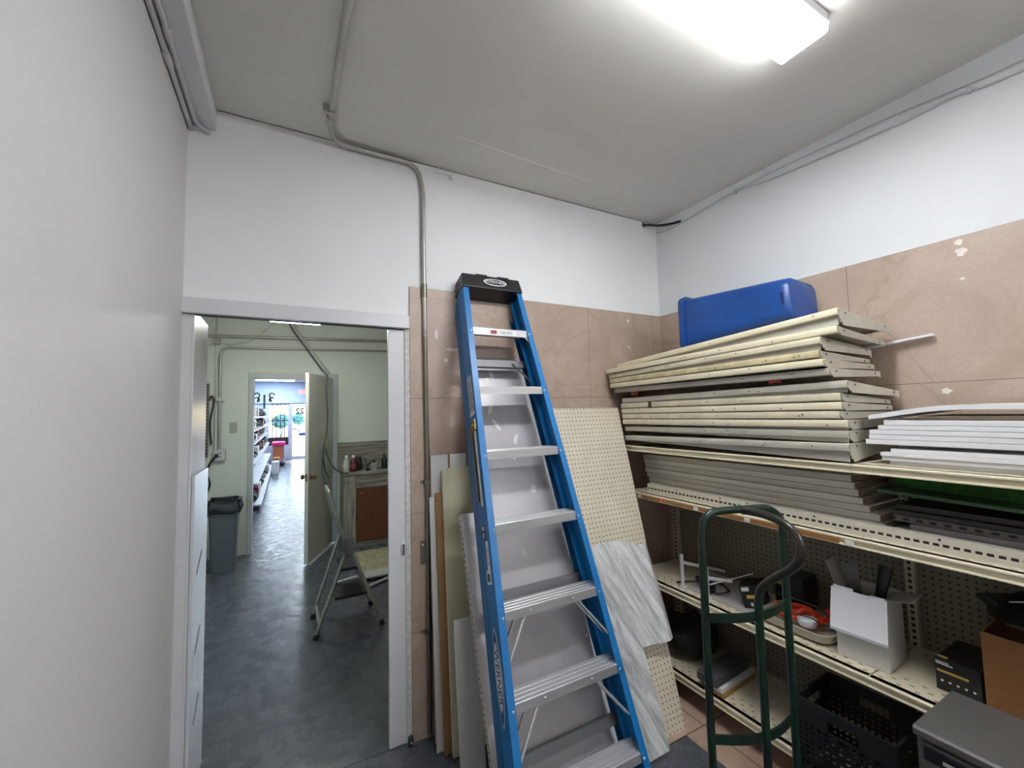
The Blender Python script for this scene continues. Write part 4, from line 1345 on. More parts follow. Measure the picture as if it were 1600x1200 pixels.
obj('cord', MB().tube(spline([(2.035, 1.556, Z3 + 0.02), (2.02, 1.52, Z3 + 0.02), (2.07, 1.49, Z3 + 0.03), (2.12, 1.53, Z3 + 0.02), (2.15, 1.60, Z3 + 0.018), (2.06, 1.71, Z3 + 0.012), (1.99, 1.76, Z3 + 0.006)]), 0.0045, 8), M_BLACK, t, world=True, smooth=True)
solo('white_rod', MB().tube([(2.01, 1.555, Z3 + 0.058), (2.21, 1.44, Z3 + 0.112)], 0.0035, 8), M_SWHITE, 'thin white rod lying across the black adapter and bracket arm', 'rod', (2.1, 1.5, Z3 + 0.08))
# two black and yellow boxes leaning on one another
Mb = T(2.065, 1.285, Z3 + 0.0055) @ Rz(math.radians(24)) @ Matrix.Rotation(math.radians(-14), 4, 'X')
t = box_thing('tool_box_carton', 'black and yellow printed carton leaning over on the third shelf', T(0, 0, 0.02) @ Mb, 0.12, 0.10, 0.105, M_BOXBLK)
obj('yellow_label', MB().box(-0.0008, 0.0005, 0.012, 0.075, 0.045, 0.062), M_YEL, t)
obj('lettering_block', MB().box(-0.0008, 0.0005, 0.055, 0.09, 0.080, 0.098), M_SWHITE, t)
obj('printed_dots', MB().box(-0.0008, 0.0005, 0.015, 0.025, 0.01, 0.026).box(-0.0008, 0.0005, 0.035, 0.045, 0.01, 0.026).box(-0.0008, 0.0005, 0.055, 0.065, 0.01, 0.026), M_SWHITE, t)
t = box_thing('tool_box_carton', 'second black and yellow carton behind the leaning one', T(2.19, 1.18, Z3 + 0.001) @ Rz(math.radians(4)), 0.14, 0.13, 0.165, M_BOXBLK)
obj('yellow_label', MB().box(-0.0008, 0.0005, 0.06, 0.12, 0.115, 0.130), M_YEL, t)
obj('lettering_block', MB().box(-0.0008, 0.0005, 0.085, 0.12, 0.138, 0.156), M_SWHITE, t)

# white tray with the orange cord heap and a white cup
M_TRAY = mat('dirty_white_tray', (190, 184, 168), 0.5, 0, 0.18)
t = thing('shallow_tray', 'dirty white rounded tray on the third shelf holding the orange cord', 'tray', (2.07, 1.13, Z3))
b = MB()
def ring_pts(hx, hy, z, r=0.05):
    return [(2.075 + p[0], 1.13 + p[1], z) for p in rr(hx, hy, r, 6)]
R_ = [ring_pts(0.082, 0.125, Z3 + 0.001), ring_pts(0.102, 0.147, Z3 + 0.012), ring_pts(0.110, 0.156, Z3 + 0.045), ring_pts(0.104, 0.150, Z3 + 0.046), ring_pts(0.096, 0.140, Z3 + 0.014), ring_pts(0.078, 0.12, Z3 + 0.006)]
rv = [[b.bm.verts.new(p) for p in ring] for ring in R_]
n = len(rv[0])
for i in range(len(rv) - 1):
    for j in range(n):
        b.bm.faces.new((rv[i][j], rv[i][(j + 1) % n], rv[i + 1][(j + 1) % n], rv[i + 1][j]))
b.bm.faces.new(rv[0])
b.bm.faces.new(rv[-1])
obj('tray_body', b, M_TRAY, t, world=True, smooth=True)
M_ORANGE = mat('orange_cable_jacket', (214, 62, 30), 0.45, 0, 0.15)
rnd = random.Random(11)
pts = []
for i in range(46):
    a = i * 0.66
    q = 0.55 + 0.45 * rnd.random()
    pts.append((2.085 + 0.066 * q * math.cos(a), 1.155 + 0.100 * q * math.sin(a), Z3 + 0.03 + 0.075 * i / 46 * (1.15 - q) + 0.02 * rnd.random()))
solo('extension_cord', MB().tube(spline(pts, 4), 0.0085, 8), M_ORANGE, 'heap of orange red extension cord lying in the white tray', 'cord', (2.105, 1.135, Z3 + 0.02), smooth=True)
b = crumple(MB(), 2.125, 1.01, Z3 + 0.083, 0.045, 0.042, 0.034, 15, 0.3)
solo('red_bag', b, mat('red_orange_bag', (206, 52, 34), 0.35, 0, 0.25, 20), 'crumpled red orange plastic bag beside the white box', 'bag', (2.13, 1.06, Z3 + 0.05), smooth=True)
solo('white_cup', MB().lathe([(0.030, 0.0), (0.036, 0.012), (0.037, 0.028), (0.034, 0.028), (0.032, 0.010), (0.0, 0.006)], (2.01, 1.075, Z3 + 0.048), 22), M_SWHITE, 'small white round dish sitting on the tray edge', 'dish', (2.01, 1.075, Z3 + 0.047), smooth=True)
for i, (zz, lb) in enumerate(((0.085, 'black wire looping over the white dish towards the box'), (0.11, 'upper black wire running from the orange cord to the white box'))):
    wire('black_wire', [(1.985 + 0.015 * i, 1.19, Z3 + 0.075 + 0.07 * i), (1.99 + 0.07 * i, 1.05, Z3 + zz + 0.01), (2.02 + 0.05 * i, 1.02, Z3 + zz - 0.02), (2.03 + 0.04 * i, 0.965, Z3 + zz - 0.02)], 0.003, M_BLACK, lb, 'wire')

# ------------------------------------------------------------------ things on the base shelf
ZB = 0.1465
solo('white_offcut', MB().box(-0.15, 0.15, -0.05, 0.05, 0.0, 0.022, T(2.075, 1.515, ZB + 0.021) @ Rz(math.radians(4))), M_BWHITE, 'short white panel lying on the base shelf under the grey case', 'panel', (2.075, 1.515, ZB + 0.021), bevel=0.001)
solo('wood_plank', MB().box(-0.15, 0.15, -0.05, 0.05, 0.0, 0.020, T(2.075, 1.51, ZB + 0.0005) @ Rz(math.radians(4))), mat('yellow_wood', (172, 136, 78), 0.55, 0, 0.2, 5, 0, 50, (2, 14, 14)), 'short wooden plank under the white panel on the base shelf', 'plank', (2.075, 1.51, ZB), bevel=0.001)
solo('grey_case', MB().box(-0.16, 0.16, -0.055, 0.055, 0.0, 0.045, T(2.06, 1.535, ZB + 0.0435) @ Rz(math.radians(5))), mat('grey_plastic_case', (74, 74, 78), 0.5, 0, 0.1), 'flat grey case on top of the white panel on the base shelf', 'case', (2.06, 1.53, ZB + 0.043), bevel=0.008)
b = crumple(MB(), 2.13, 1.79, ZB + 0.11, 0.15, 0.14, 0.11, 21, 0.2)
solo('black_bag', b, mat('black_cloth_bag', (16, 16, 17), 0.7, 0, 0.2), 'bulky black bag in the dark corner of the base shelf', 'bag', (2.13, 1.7, ZB), smooth=True)
# black milk crate
cr = thing('milk_crate', 'black plastic milk crate on the base shelf', 'crate', T(1.985, 0.895, ZB) @ Rz(math.radians(2)))
b = MB()
hx, hy, hz, w = 0.135, 0.16, 0.275, 0.010
def lattice(b, u0, u1, z0, z1, put, nu, nz):
    for i in range(nu + 1):
        u = u0 + (u1 - u0) * i / nu
        put(b, u - 0.0045, u + 0.0045, z0, z1)
    for i in range(nz + 1):
        z = z0 + (z1 - z0) * i / nz
        put(b, u0, u1, z - 0.0045, z + 0.0045)
for s in (-1, 1):
    nm = 'lattice_wall'
    b = MB()
    X = s * hx
    b.box(X - w / 2, X + w / 2, -hy, hy, 0.235, hz)
    b.box(X - w / 2, X + w / 2, -hy, hy, 0.0, 0.02)
    b.box(X - w / 2, X + w / 2, -hy, -0.05, 0.19, 0.235)
    b.box(X - w / 2, X + w / 2, 0.05, hy, 0.19, 0.235)
    lattice(b, -hy, hy, 0.02, 0.19, lambda bb, u0, u1, z0, z1: bb.box(X - 0.003, X + 0.003, u0, u1, z0, z1), 14, 8)
    obj(nm, b, M_BLACK, cr)
    b = MB()
    Y = s * hy
    b.box(-hx, hx, Y - w / 2, Y + w / 2, 0.235, hz)
    b.box(-hx, hx, Y - w / 2, Y + w / 2, 0.0, 0.02)
    b.box(-hx, -0.05, Y - w / 2, Y + w / 2, 0.19, 0.235)
    b.box(0.05, hx, Y - w / 2, Y + w / 2, 0.19, 0.235)
    lattice(b, -hx, hx, 0.02, 0.19, lambda bb, u0, u1, z0, z1: bb.box(u0, u1, Y - 0.003, Y + 0.003, z0, z1), 12, 8)
    obj(nm, b, M_BLACK, cr)
b = MB()
for i in range(9):
    u = -hx + 2 * hx * i / 8
    b.box(u - 0.004, u + 0.004, -hy, hy, 0.0, 0.006)
    u = -hy + 2 * hy * i / 8
    b.box(-hx, hx, u - 0.004, u + 0.004, 0.0, 0.006)
obj('lattice_bottom', b, M_BLACK, cr)

# ------------------------------------------------------------------ grey metal drawer cabinet at the lower right
M_CAB = mat('grey_hammered_steel', (92, 90, 87), 0.45, 0.35, 0.15, 10)
M_CABL = mat('light_grey_steel', (100, 98, 95), 0.4, 0.4, 0.1)
t = thing('drawer_cabinet', 'low grey metal drawer cabinet with dented top in front of the shelving', 'cabinet', (1.72, 0.3, 0))
x0, x1, y0, y1, zc = 1.572, 1.862, -0.05, 0.575, 0.688
obj('body', MB().box(x0 + 0.012, x1, y0, y1, 0.0, zc - 0.012), M_CAB, t, world=True)
b = MB().prism([(x0, zc - 0.022), (x0, zc - 0.006), (x0 + 0.006, zc), (x1, zc), (x1, zc - 0.012), (x0 + 0.012, zc - 0.012), (x0 + 0.012, zc - 0.022)], 'y', y0 - 0.004, y1 + 0.004)
obj('top', b, M_CABL, t, world=True)
for i in range(4):
    za, zb_ = 0.655 - 0.155 * i, 0.51 - 0.155 * i
    dr = obj('drawer', MB().box(x0 + 0.004, x0 + 0.014, y0 + 0.012, y1 - 0.012, zb_, za - 0.052).box(x0 + 0.004, x0 + 0.014, y0 + 0.012, y1 - 0.012, za - 0.010, za), M_CAB, t, world=True)
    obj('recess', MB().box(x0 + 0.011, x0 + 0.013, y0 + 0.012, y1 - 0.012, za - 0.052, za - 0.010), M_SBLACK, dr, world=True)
    obj('pull', MB().box(x0 + 0.000, x0 + 0.004, y0 + 0.05, y1 - 0.055, za - 0.036, za - 0.028), M_ALU, dr, world=True)
wire('black_lead', [(1.60, 0.33, 0.694), (1.66, 0.355, 0.694), (1.70, 0.34, 0.694), (1.73, 0.28, 0.694), (1.74, 0.15, 0.694)], 0.006, M_BLACK, 'black cable lying on the grey cabinet top', 'cable')

# ------------------------------------------------------------------ hand truck
wv = Vector((0.977, -0.21, 0)).normalized()
nv = Vector((-0.21, -0.977, 0)).normalized()
Lp = Vector((1.188, 0.945, 0))
W = 0.340
def H(u, n, z):
    return Lp + wv * u + nv * n + Vector((0, 0, z))
def truck_mat():
    k = N('worn_green_tube')
    z = k.noise(14, 4, 0.7)
    a = k.mix(k.ramp(k.noise(3, 3), 0.3, 0.7), srgb(11, 35, 26), srgb(17, 47, 35))
    k.set(k.mix(k.ramp(z, 0.50, 0.66), a, srgb(30, 30, 29)), 0.34, 0.2)
    return k.m
M_TRUCK = truck_mat()
def grip_mat():
    k = N('bare_worn_tube')
    a = k.mix(k.ramp(k.noise(7, 3), 0.35, 0.65), srgb(64, 58, 52), srgb(36, 48, 42))
    k.set(a, 0.32, 0.5)
    return k.m
tr = thing('hand_truck', 'worn green tubular hand truck with a looped handle in front of the shelves', 'hand truck', tuple(H(W / 2, 0, 0)))
R_T = 0.0125
arch = [H(0.002, 0, 0.03), H(0.002, 0, 0.6), H(0.004, 0, 1.1)] + spline([H(u, 0, z) for u, z in ((0.006, 1.17), (0.014, 1.222), (0.0386, 1.249), (0.077, 1.255), (0.164, 1.253), (0.262, 1.250), (0.297, 1.238), (0.328, 1.212), (0.338, 1.180), (0.3385, 1.10))], 5) + [H(0.338, 0, 0.6), H(0.338, 0, 0.03)]
obj('side_rails', MB().tube(arch, R_T, 14), M_TRUCK, tr, world=True, smooth=True)
cb = 0.046
loop = spline([H(W / 2, n_, z_) for n_, z_ in ((0.004, 1.249), (0.04, 1.254), (0.095, 1.255), (0.144, 1.248), (0.182, 1.234), (0.204, 1.208), (0.208, 1.180), (0.199, 1.148), (0.17, 1.114), (0.12, 1.074), (0.079, 1.038), (0.056, 1.008), (0.048, 0.975), (cb, 0.93), (cb, 0.85))], 5) + [H(W / 2, cb, 0.5), H(W / 2, cb, 0.10)]
i0 = [i for i, p in enumerate(loop) if p.z < 0.99][0]
obj('handle_loop', MB().tube(loop[:i0], R_T, 14), grip_mat(), tr, world=True, smooth=True, label='bare worn handle loop')
obj('centre_post', MB().tube([loop[i0 - 1]] + loop[i0:], R_T, 14), M_TRUCK, tr, world=True, smooth=True)
for z in (0.925, 0.555, 0.20):
    pts = [H(W * u, cb * math.sin(PI * u) - 0.002, z) for u in [i / 12 for i in range(13)]]
    b = MB()
    for i in range(12):
        p, q = pts[i], pts[i + 1]
        up = Vector((0, 0, 0.014))
        o_ = nv * 0.004
        b.hexa([p - up - o_, q - up - o_, q - up + o_, p - up + o_], [p + up - o_, q + up - o_, q + up + o_, p + up + o_])
    obj('cross_strap', b, M_TRUCK, tr, world=True)
b = MB()
b.hexa([H(0, -0.21, 0.006), H(W, -0.21, 0.006), H(W, 0.01, 0.006), H(0, 0.01, 0.006)], [H(0, -0.21, 0.012), H(W, -0.21, 0.012), H(W, 0.01, 0.012), H(0, 0.01, 0.012)])
obj('toe_plate', b, M_DARKSTEEL, tr, world=True)
for u in (-0.03, W + 0.03):
    c0, c1 = H(u - 0.02, 0.10, 0.102), H(u + 0.02, 0.10, 0.102)
    obj('wheel', MB().cyl(c0, c1, 0.10, seg=28), M_BLACK, tr, world=True, smooth=True)
obj('axle', MB().cyl(H(-0.03, 0.10, 0.102), H(W + 0.03, 0.10, 0.102), 0.008), M_DARKSTEEL, tr, world=True)
for u in (0.0, W):
    obj('axle_bracket', MB().tube([H(u, 0.0, 0.20), H(u, 0.10, 0.102), H(u, 0.0, 0.05)], 0.008, 8), M_TRUCK, tr, world=True)

# ------------------------------------------------------------------ the back room beyond the doorway
YB = 5.94
struct('wall_backroom_left', MB().box(-1.10, -0.95, 2.254, 6.07, 0, 2.95), M_WALLB)
struct('wall_backroom_right', MB().box(2.4, 2.55, 2.254, 6.07, 0, 2.95), M_WALLB)
b = MB()
b.box(-0.95, -0.353, YB, 6.07, 0, 2.95)
b.box(0.54, 2.4, YB, 6.07, 0, 2.95)
b.box(-0.353, 0.54, YB, 6.07, 2.07, 2.95)
struct('wall_backroom_far', b, M_WALLB)
struct('ceiling_backroom', MB().box(-1.1, 2.55, 2.254, 6.07, 2.95, 3.05), M_CEIL)
M_FRAME = mat('grey_door_frame', (176, 180, 180), 0.4, 0, 0.06)
b = MB()
b.box(-0.402, -0.350, YB - 0.022, YB + 0.15, 0, 2.136)
b.box(0.537, 0.584, YB - 0.022, YB + 0.15, 0, 2.136)
b.box(-0.350, 0.537, YB - 0.022, YB + 0.15, 2.068, 2.136)
struct('trim_7', b, M_FRAME, bevel=0.002)

# open door
hx_, hy_ = 0.508, 5.885
ang = math.atan2(5.139 - hy_, 0.196 - hx_)
DM = T(hx_, hy_, 0.012) @ Rz(ang)
dl = math.hypot(5.139 - hy_, 0.196 - hx_)
dr = obj('door_1', MB().box(0, dl, -0.02, 0.02, 0, 2.065), mat('beige_door_paint', (208, 206, 194), 0.45, 0, 0.06), None, DM, bevel=0.002)
tag(dr, kind='structure')
TH['door_1'] = DM
M_BRASS = mat('aged_brass', (150, 128, 88), 0.3, 0.85, 0.15)
for s in (-1, 1):
    b = MB().lathe([(0.030, 0.020), (0.030, 0.024), (0.011, 0.028), (0.011, 0.045), (0.026, 0.055), (0.030, 0.066), (0.024, 0.078), (0.0, 0.082)], (dl - 0.065, 0, 0.92), 18, 'y')
    if s < 0:
        bmesh.ops.scale(b.bm, vec=(1, -1, 1), verts=b.bm.verts[:])
    obj('door_knob', b, M_BRASS, dr, smooth=True)
obj('latch_face', MB().box(dl - 0.001, dl + 0.001, -0.012, 0.012, 0.88, 0.96), M_BRASS, dr)
for z in (0.2, 1.0, 1.85):
    obj('hinge', MB().cyl((-0.006, -0.022, z), (-0.006, -0.022, z + 0.09), 0.007), M_BRASS, dr)
solo('door_threshold', MB().hexa([(0.20, 5.10, 0.001), (0.24, 5.10, 0.001), (0.58, 5.86, 0.001), (0.54, 5.86, 0.001)], [(0.20, 5.10, 0.012), (0.24, 5.10, 0.012), (0.58, 5.86, 0.012), (0.54, 5.86, 0.012)]), M_ALU, 'pale metal strip on the floor along the foot of the open door', 'metal strip', (0.4, 5.5, 0.001))

# pipes and wires on the far wall
Yp = YB - 0.022
b = MB().tube([(-0.945, Yp, 2.553), (2.395, Yp, 2.645)], 0.019, 12)
solo('wall_pipe', b, M_COND, 'upper and thicker horizontal pipe on the far wall above the inner doorway', 'pipe', (0, Yp, 2.58), smooth=True)
b = MB().tube(rounded([(2.395, Yp, 2.505), (-0.50, Yp, 2.43), (-0.685, Yp, 2.425), (-0.69, Yp, 2.2), (-0.683, Yp, 1.24)], 0.14), 0.0135, 12)
t = thing('bent_conduit', 'lower conduit bending down the far wall to the outlet box', 'conduit', (-0.683, YB, 1.2))
obj('conduit', b, M_COND, t, world=True, smooth=True)
obj('strap', MB().box(-0.72, -0.645, Yp - 0.016, YB - 0.002, 1.80, 1.83), M_COND, t, world=True)
solo('thin_riser', MB().tube([(-0.735, YB - 0.008, 2.945), (-0.735, YB - 0.008, 1.22)], 0.0065, 8), M_COND, 'thin straight wire casing beside the bent conduit', 'wire casing', (-0.735, YB - 0.008, 1.2), smooth=True)
solo('junction_block', MB().cyl((-0.74, YB - 0.03, 2.49), (-0.69, YB - 0.03, 2.49), 0.032, seg=14), M_COND, 'small round junction under the upper pipe on the far wall', 'junction', (-0.72, YB - 0.03, 2.49))
wire('loose_wire', [(-0.94, YB - 0.012, 2.40), (-0.86, YB - 0.012, 2.42), (-0.72, YB - 0.03, 2.48), (-0.55, YB - 0.02, 2.47), (-0.38, YB - 0.012, 2.53), (-0.16, YB - 0.012, 2.75), (-0.08, YB - 0.012, 2.85)], 0.006, M_PWHITE, 'thin wire rising from the junction across the upper pipe', 'wire')
wire('loose_wire', [(-0.715, YB - 0.05, 2.33), (-0.65, YB - 0.05, 2.40), (-0.58, YB - 0.05, 2.46), (-0.46, YB - 0.05, 2.51)], 0.0055, M_PWHITE, 'short thin wire curving up beside the bent conduit corner', 'wire')
# dark cable pair crossing to the door
M_CAB1 = mat('dark_grey_cable', (66, 68, 66), 0.5)
solo('cable_cover', MB().tube([(0.02, YB - 0.065, 2.93), (0.10, YB - 0.065, 2.68), (0.47, YB - 0.065, 2.155)], [0.013, 0.012, 0.010], 10), M_COND, 'slanting cable duct crossing the two pipes down to the open door', 'cable duct', (0.1, YB - 0.02, 2.6), smooth=True)
wire('hanging_cable', [(-0.03, YB - 0.10, 2.94), (0.03, YB - 0.10, 2.72), (0.23, YB - 0.105, 2.42), (0.38, YB - 0.11, 2.20), (0.43, 5.55, 2.085), (0.415, 5.50, 1.95), (0.43, 5.50, 1.62), (0.42, 5.50, 1.38), (0.385, 5.47, 1.20), (0.40, 5.46, 0.98), (0.45, 5.46, 0.86)], 0.009, M_CAB1, 'dark cable hanging over the open door down to its knob height')
wire('hanging_cable', [(0.405, 5.43, 1.22), (0.43, 5.43, 1.12), (0.50, 5.42, 0.98), (0.60, 5.42, 0.915), (0.66, 5.44, 0.907)], 0.009, M_CAB1, 'dark cable branching off towards the tiled counter')
wire('hanging_cable', [(0.375, 5.40, 1.20), (0.368, 5.40, 1.0), (0.385, 5.40, 0.86), (0.42, 5.40, 0.80)], 0.008, mat('blue_grey_cable', (76, 92, 116), 0.5), 'blue grey cable hanging lowest against the open door')
# outlet, switch plate
t = thing('outlet_box', 'grey outlet box with a plug at the foot of the bent conduit', 'outlet', (-0.683, YB, 1.18))
obj('box', MB().box(-0.74, -0.62, YB - 0.05, YB, 1.11, 1.24), M_COND, t, world=True, bevel=0.004)
obj('plug', MB().box(-0.72, -0.685, YB - 0.085, YB - 0.05, 1.15, 1.19), M_BLACK, t, world=True)
obj('sockets', MB().box(-0.672, -0.66, YB - 0.052, YB - 0.049, 1.15, 1.165).box(-0.672, -0.66, YB - 0.052, YB - 0.049, 1.19, 1.205), M_SBLACK, t, world=True)
t = thing('wall_notice', 'small faded printed notice on the far wall left of the inner doorway', 'notice', (-0.553, YB, 1.485))
obj('paper', MB().box(-0.595, -0.512, YB - 0.003, YB, 1.42, 1.55), mat('faded_paper', (176, 176, 168), 0.7), t, world=True)
b = MB()
rnd = random.Random(3)
for i in range(7):
    z = 1.535 - i * 0.017
    x = -0.585
    while x < -0.525:
        w_ = 0.008 + rnd.random() * 0.014
        b.box(x, min(x + w_, -0.52), YB - 0.004, YB - 0.002, z - 0.006, z)
        x += w_ + 0.006
obj('print_blocks', b, mat('grey_print', (92, 92, 90), 0.7), t, world=True)
# things hung at the left of the far wall
t = thing('slotted_wall_strip', 'dark slotted rack strip on the left of the far wall', 'rack strip', (-0.80, YB, 1.6))
obj('strip', MB().box(-0.825, -0.79, YB - 0.025, YB, 1.16, 2.0), slot_mat('dark_slotted_strip', (120, 112, 96), 2, 0, -0.008, 0.008, 0.0381, (0.2, 0.7)), t, world=True)
for i, (z, lb) in enumerate(((1.55, 'upper dark bundle hung on the rack strip'), (1.25, 'lower dark bundle hung beside the outlet box'))):
    b = crumple(MB(), -0.845, YB - 0.07, z, 0.035, 0.06, 0.11, 40 + i, 0.35, 14, 8)
    solo('tool_bundle', b, mat('dark_brown_cloth', (58, 52, 46), 0.8, 0, 0.3, 20), lb, 'bundle', (-0.85, YB - 0.07, z), smooth=True)
wire('appliance_lead', [(-0.703, YB - 0.10, 1.17), (-0.76, YB - 0.085, 1.09), (-0.79, YB - 0.06, 0.98), (-0.76, YB - 0.06, 0.86), (-0.785, YB - 0.06, 0.76)], 0.011, M_BLACK, 'black lead hanging from the plug at the outlet box', 'cord')
wire('hook_wire', [(-0.76, YB - 0.02, 1.30), (-0.775, YB - 0.02, 1.55), (-0.745, YB - 0.02, 1.78), (-0.765, YB - 0.02, 1.86), (-0.79, YB - 0.02, 1.80)], 0.008, M_DARKSTEEL, 'dark wire with a hooked end hanging beside the rack strip', 'wire')
# rubbish bin with a black liner
t = thing('rubbish_bin', 'slim grey rubbish bin with a black liner beside the inner doorway', 'bin', T(-0.575, 5.48, 0))
b = MB()
def ring4(hx, hy, z):
    return [(p[0], p[1], z) for p in rr(hx, hy, 0.035, 4)]
rings = [[b.bm.verts.new(p) for p in ring4(*q)] for q in ((0.105, 0.10, 0.001), (0.118, 0.115, 0.35), (0.135, 0.13, 0.70), (0.142, 0.137, 0.705), (0.142, 0.137, 0.72), (0.128, 0.122, 0.72), (0.10, 0.095, 0.03))]
n = len(rings[0])
for i in range(len(rings) - 1):
    for j in range(n):
        b.bm.faces.new((rings[i][j], rings[i][(j + 1) % n], rings[i + 1][(j + 1) % n], rings[i + 1][j]))
b.bm.faces.new(rings[0])
b.bm.faces.new(rings[-1])
obj('body', b, mat('grey_bin_plastic', (92, 98, 100), 0.5, 0, 0.08), t, smooth=True)
b = MB()
rnd = random.Random(9)
rows = []
for i, (hx, hy, z, a) in enumerate(((0.150, 0.146, 0.605, 0.012), (0.158, 0.152, 0.64, 0.014), (0.152, 0.147, 0.70, 0.006), (0.150, 0.145, 0.735, 0.010), (0.120, 0.115, 0.74, 0.008), (0.105, 0.10, 0.55, 0.008))):
    row = []
    for p in rr(hx, hy, 0.05, 7):
        q = 1 + (rnd.random() - 0.5) * 2 * a / 0.13
        row.append(b.bm.verts.new((p[0] * q, p[1] * q, z + (rnd.random() - 0.5) * 2 * a)))
    rows.append(row)
n = len(rows[0])
for i in range(len(rows) - 1):
    for j in range(n):
        b.bm.faces.new((rows[i][j], rows[i][(j + 1) % n], rows[i + 1][(j + 1) % n], rows[i + 1][j]))
b.bm.faces.new(rows[-1])
obj('bin_liner', b, M_BAG, t, smooth=True)
b = MB().box(-0.02, 0.02, -0.141, -0.1395, 0.66, 0.69)
# tiled counter with sink things
def plank_mat(name, a_, b_, horizontal=True):
    k = N(name)
    st = (1.2, 1.2, 16) if horizontal else (16, 16, 1.2)
    v = k.noise(2.5, 5, 0.6, stretch=st)
    k.set(k.mix(k.ramp(v, 0.34, 0.66), srgb(*a_), srgb(*b_)), 0.45)
    return k.m
M_PLH = plank_mat('wood_look_tile', (104, 98, 86), (158, 150, 136))
M_PLV = plank_mat('wood_look_tile_upright', (112, 106, 94), (166, 160, 146), False)
t = thing('sink_counter', 'counter clad in grey wood look tile with a brown cabinet door', 'counter', (1.1, 5.7, 0))
obj('left_pillar', MB().box(0.615, 0.757, 5.50, YB, 0.0, 0.865), M_PLV, t, world=True, bevel=0.002)
obj('top_rail', MB().box(0.757, 1.80, 5.50, 5.53, 0.706, 0.865), M_PLH, t, world=True)
obj('bottom_rail', MB().box(0.757, 1.80, 5.50, 5.53, 0.0, 0.058), M_PLH, t, world=True)
obj('carcass', MB().box(0.757, 1.80, 5.53, YB, 0.0, 0.865), M_PLH, t, world=True)
obj('countertop', MB().box(0.605, 1.81, 5.488, YB, 0.866, 0.896), M_PLH, t, world=True, bevel=0.002)
cd = obj('cabinet_door', MB().box(0.762, 1.22, 5.488, 5.501, 0.062, 0.702), mat('dark_brown_door', (104, 58, 34), 0.5, 0, 0.2, 4, 0, 50, (6, 1, 1)), t, world=True, bevel=0.002)
obj('door_pull', MB().lathe([(0.010, 0.0), (0.012, -0.012), (0.0, -0.016)], (0.81, 5.489, 0.645), 12, 'y'), M_BRASS, cd, world=True)
struct('wall_backsplash', MB().box(0.585, 2.4, YB - 0.010, YB, 0.896, 1.244), M_PLH)
# bottles and taps on the counter
def bottle(label, x, y, body, cap, tint):
    t = thing('soap_bottle', label, 'bottle', (x, y, 0.896), 'bottles on the sink counter')
    obj('bottle_body', MB().lathe([(0.036, 0.0), (0.040, 0.01), (0.040, 0.10), (0.036, 0.13), (0.016, 0.155), (0.014, 0.17)], (0, 0, 0), 18), body, t, smooth=True)
    obj('cap', MB().lathe([(0.018, 0.17), (0.020, 0.175), (0.018, 0.20), (0.0, 0.203)], (0, 0, 0), 14), cap, t, smooth=True)
    obj('paper_label', MB().lathe([(0.0405, 0.035), (0.0412, 0.037), (0.0412, 0.09), (0.0405, 0.092)], (0, 0, 0), 18), tint, t, smooth=True)
bottle('clear soap bottle with white cap at the left end of the counter', 0.665, 5.66, mat('clear_plastic', (186, 190, 182), 0.2), M_SWHITE, mat('pale_label', (196, 198, 188), 0.5))
bottle('soap bottle with dark red contents and white cap on the counter', 0.745, 5.64, mat('dark_red_soap', (92, 32, 36), 0.2), M_SWHITE, mat('red_label', (120, 52, 52), 0.5))
t = thing('water_jug', 'dark jug behind the red soap bottle on the counter', 'jug', (0.82, 5.75, 0.896))
obj('jug_body', MB().lathe([(0.045, 0.0), (0.05, 0.02), (0.045, 0.13), (0.035, 0.17)], (0, 0, 0), 18), mat('dark_jug', (44, 42, 44), 0.3), t, smooth=True)
obj('handle', MB().tube(arc((0.045, 0, 0.10), (1, 0, 0), (0, 0, 1), 0.05, -1.3, 1.3), 0.007, 8), mat('dark_jug', (44, 42, 44), 0.3), t, smooth=True)
t = thing('tap', 'black tap standing on the tiled counter', 'tap', (0.91, 5.60, 0.896))
obj('tap_base', MB().lathe([(0.030, 0.0), (0.028, 0.02), (0.014, 0.025)], (0, 0, 0), 16), M_BLACK, t, smooth=True)
obj('spout', MB().tube(spline([(0, 0, 0.02), (0.0, 0.0, 0.07), (0.03, -0.01, 0.10), (0.07, -0.02, 0.12), (0.085, -0.022, 0.10)]), 0.013, 10), M_BLACK, t, smooth=True)
t = thing('clear_cup', 'crumpled clear cup on the counter right of the black tap', 'cup', (1.0, 5.66, 0.896))
obj('cup_body', MB().lathe([(0.035, 0.0), (0.045, 0.09), (0.043, 0.09), (0.032, 0.004)], (0, 0, 0), 16), mat('cloudy_plastic', (190, 192, 190), 0.25, 0, 0.2, 30), t, smooth=True)
solo('dark_bottle', MB().lathe([(0.035, 0.0), (0.037, 0.01), (0.037, 0.12), (0.015, 0.15), (0.014, 0.19), (0.0, 0.19)], (1.14, 5.72, 0.8965), 18), mat('dark_glass', (30, 30, 32), 0.25), 'dark bottle at the right end of the visible counter', 'bottle', (1.14, 5.72, 0.8965), smooth=True)
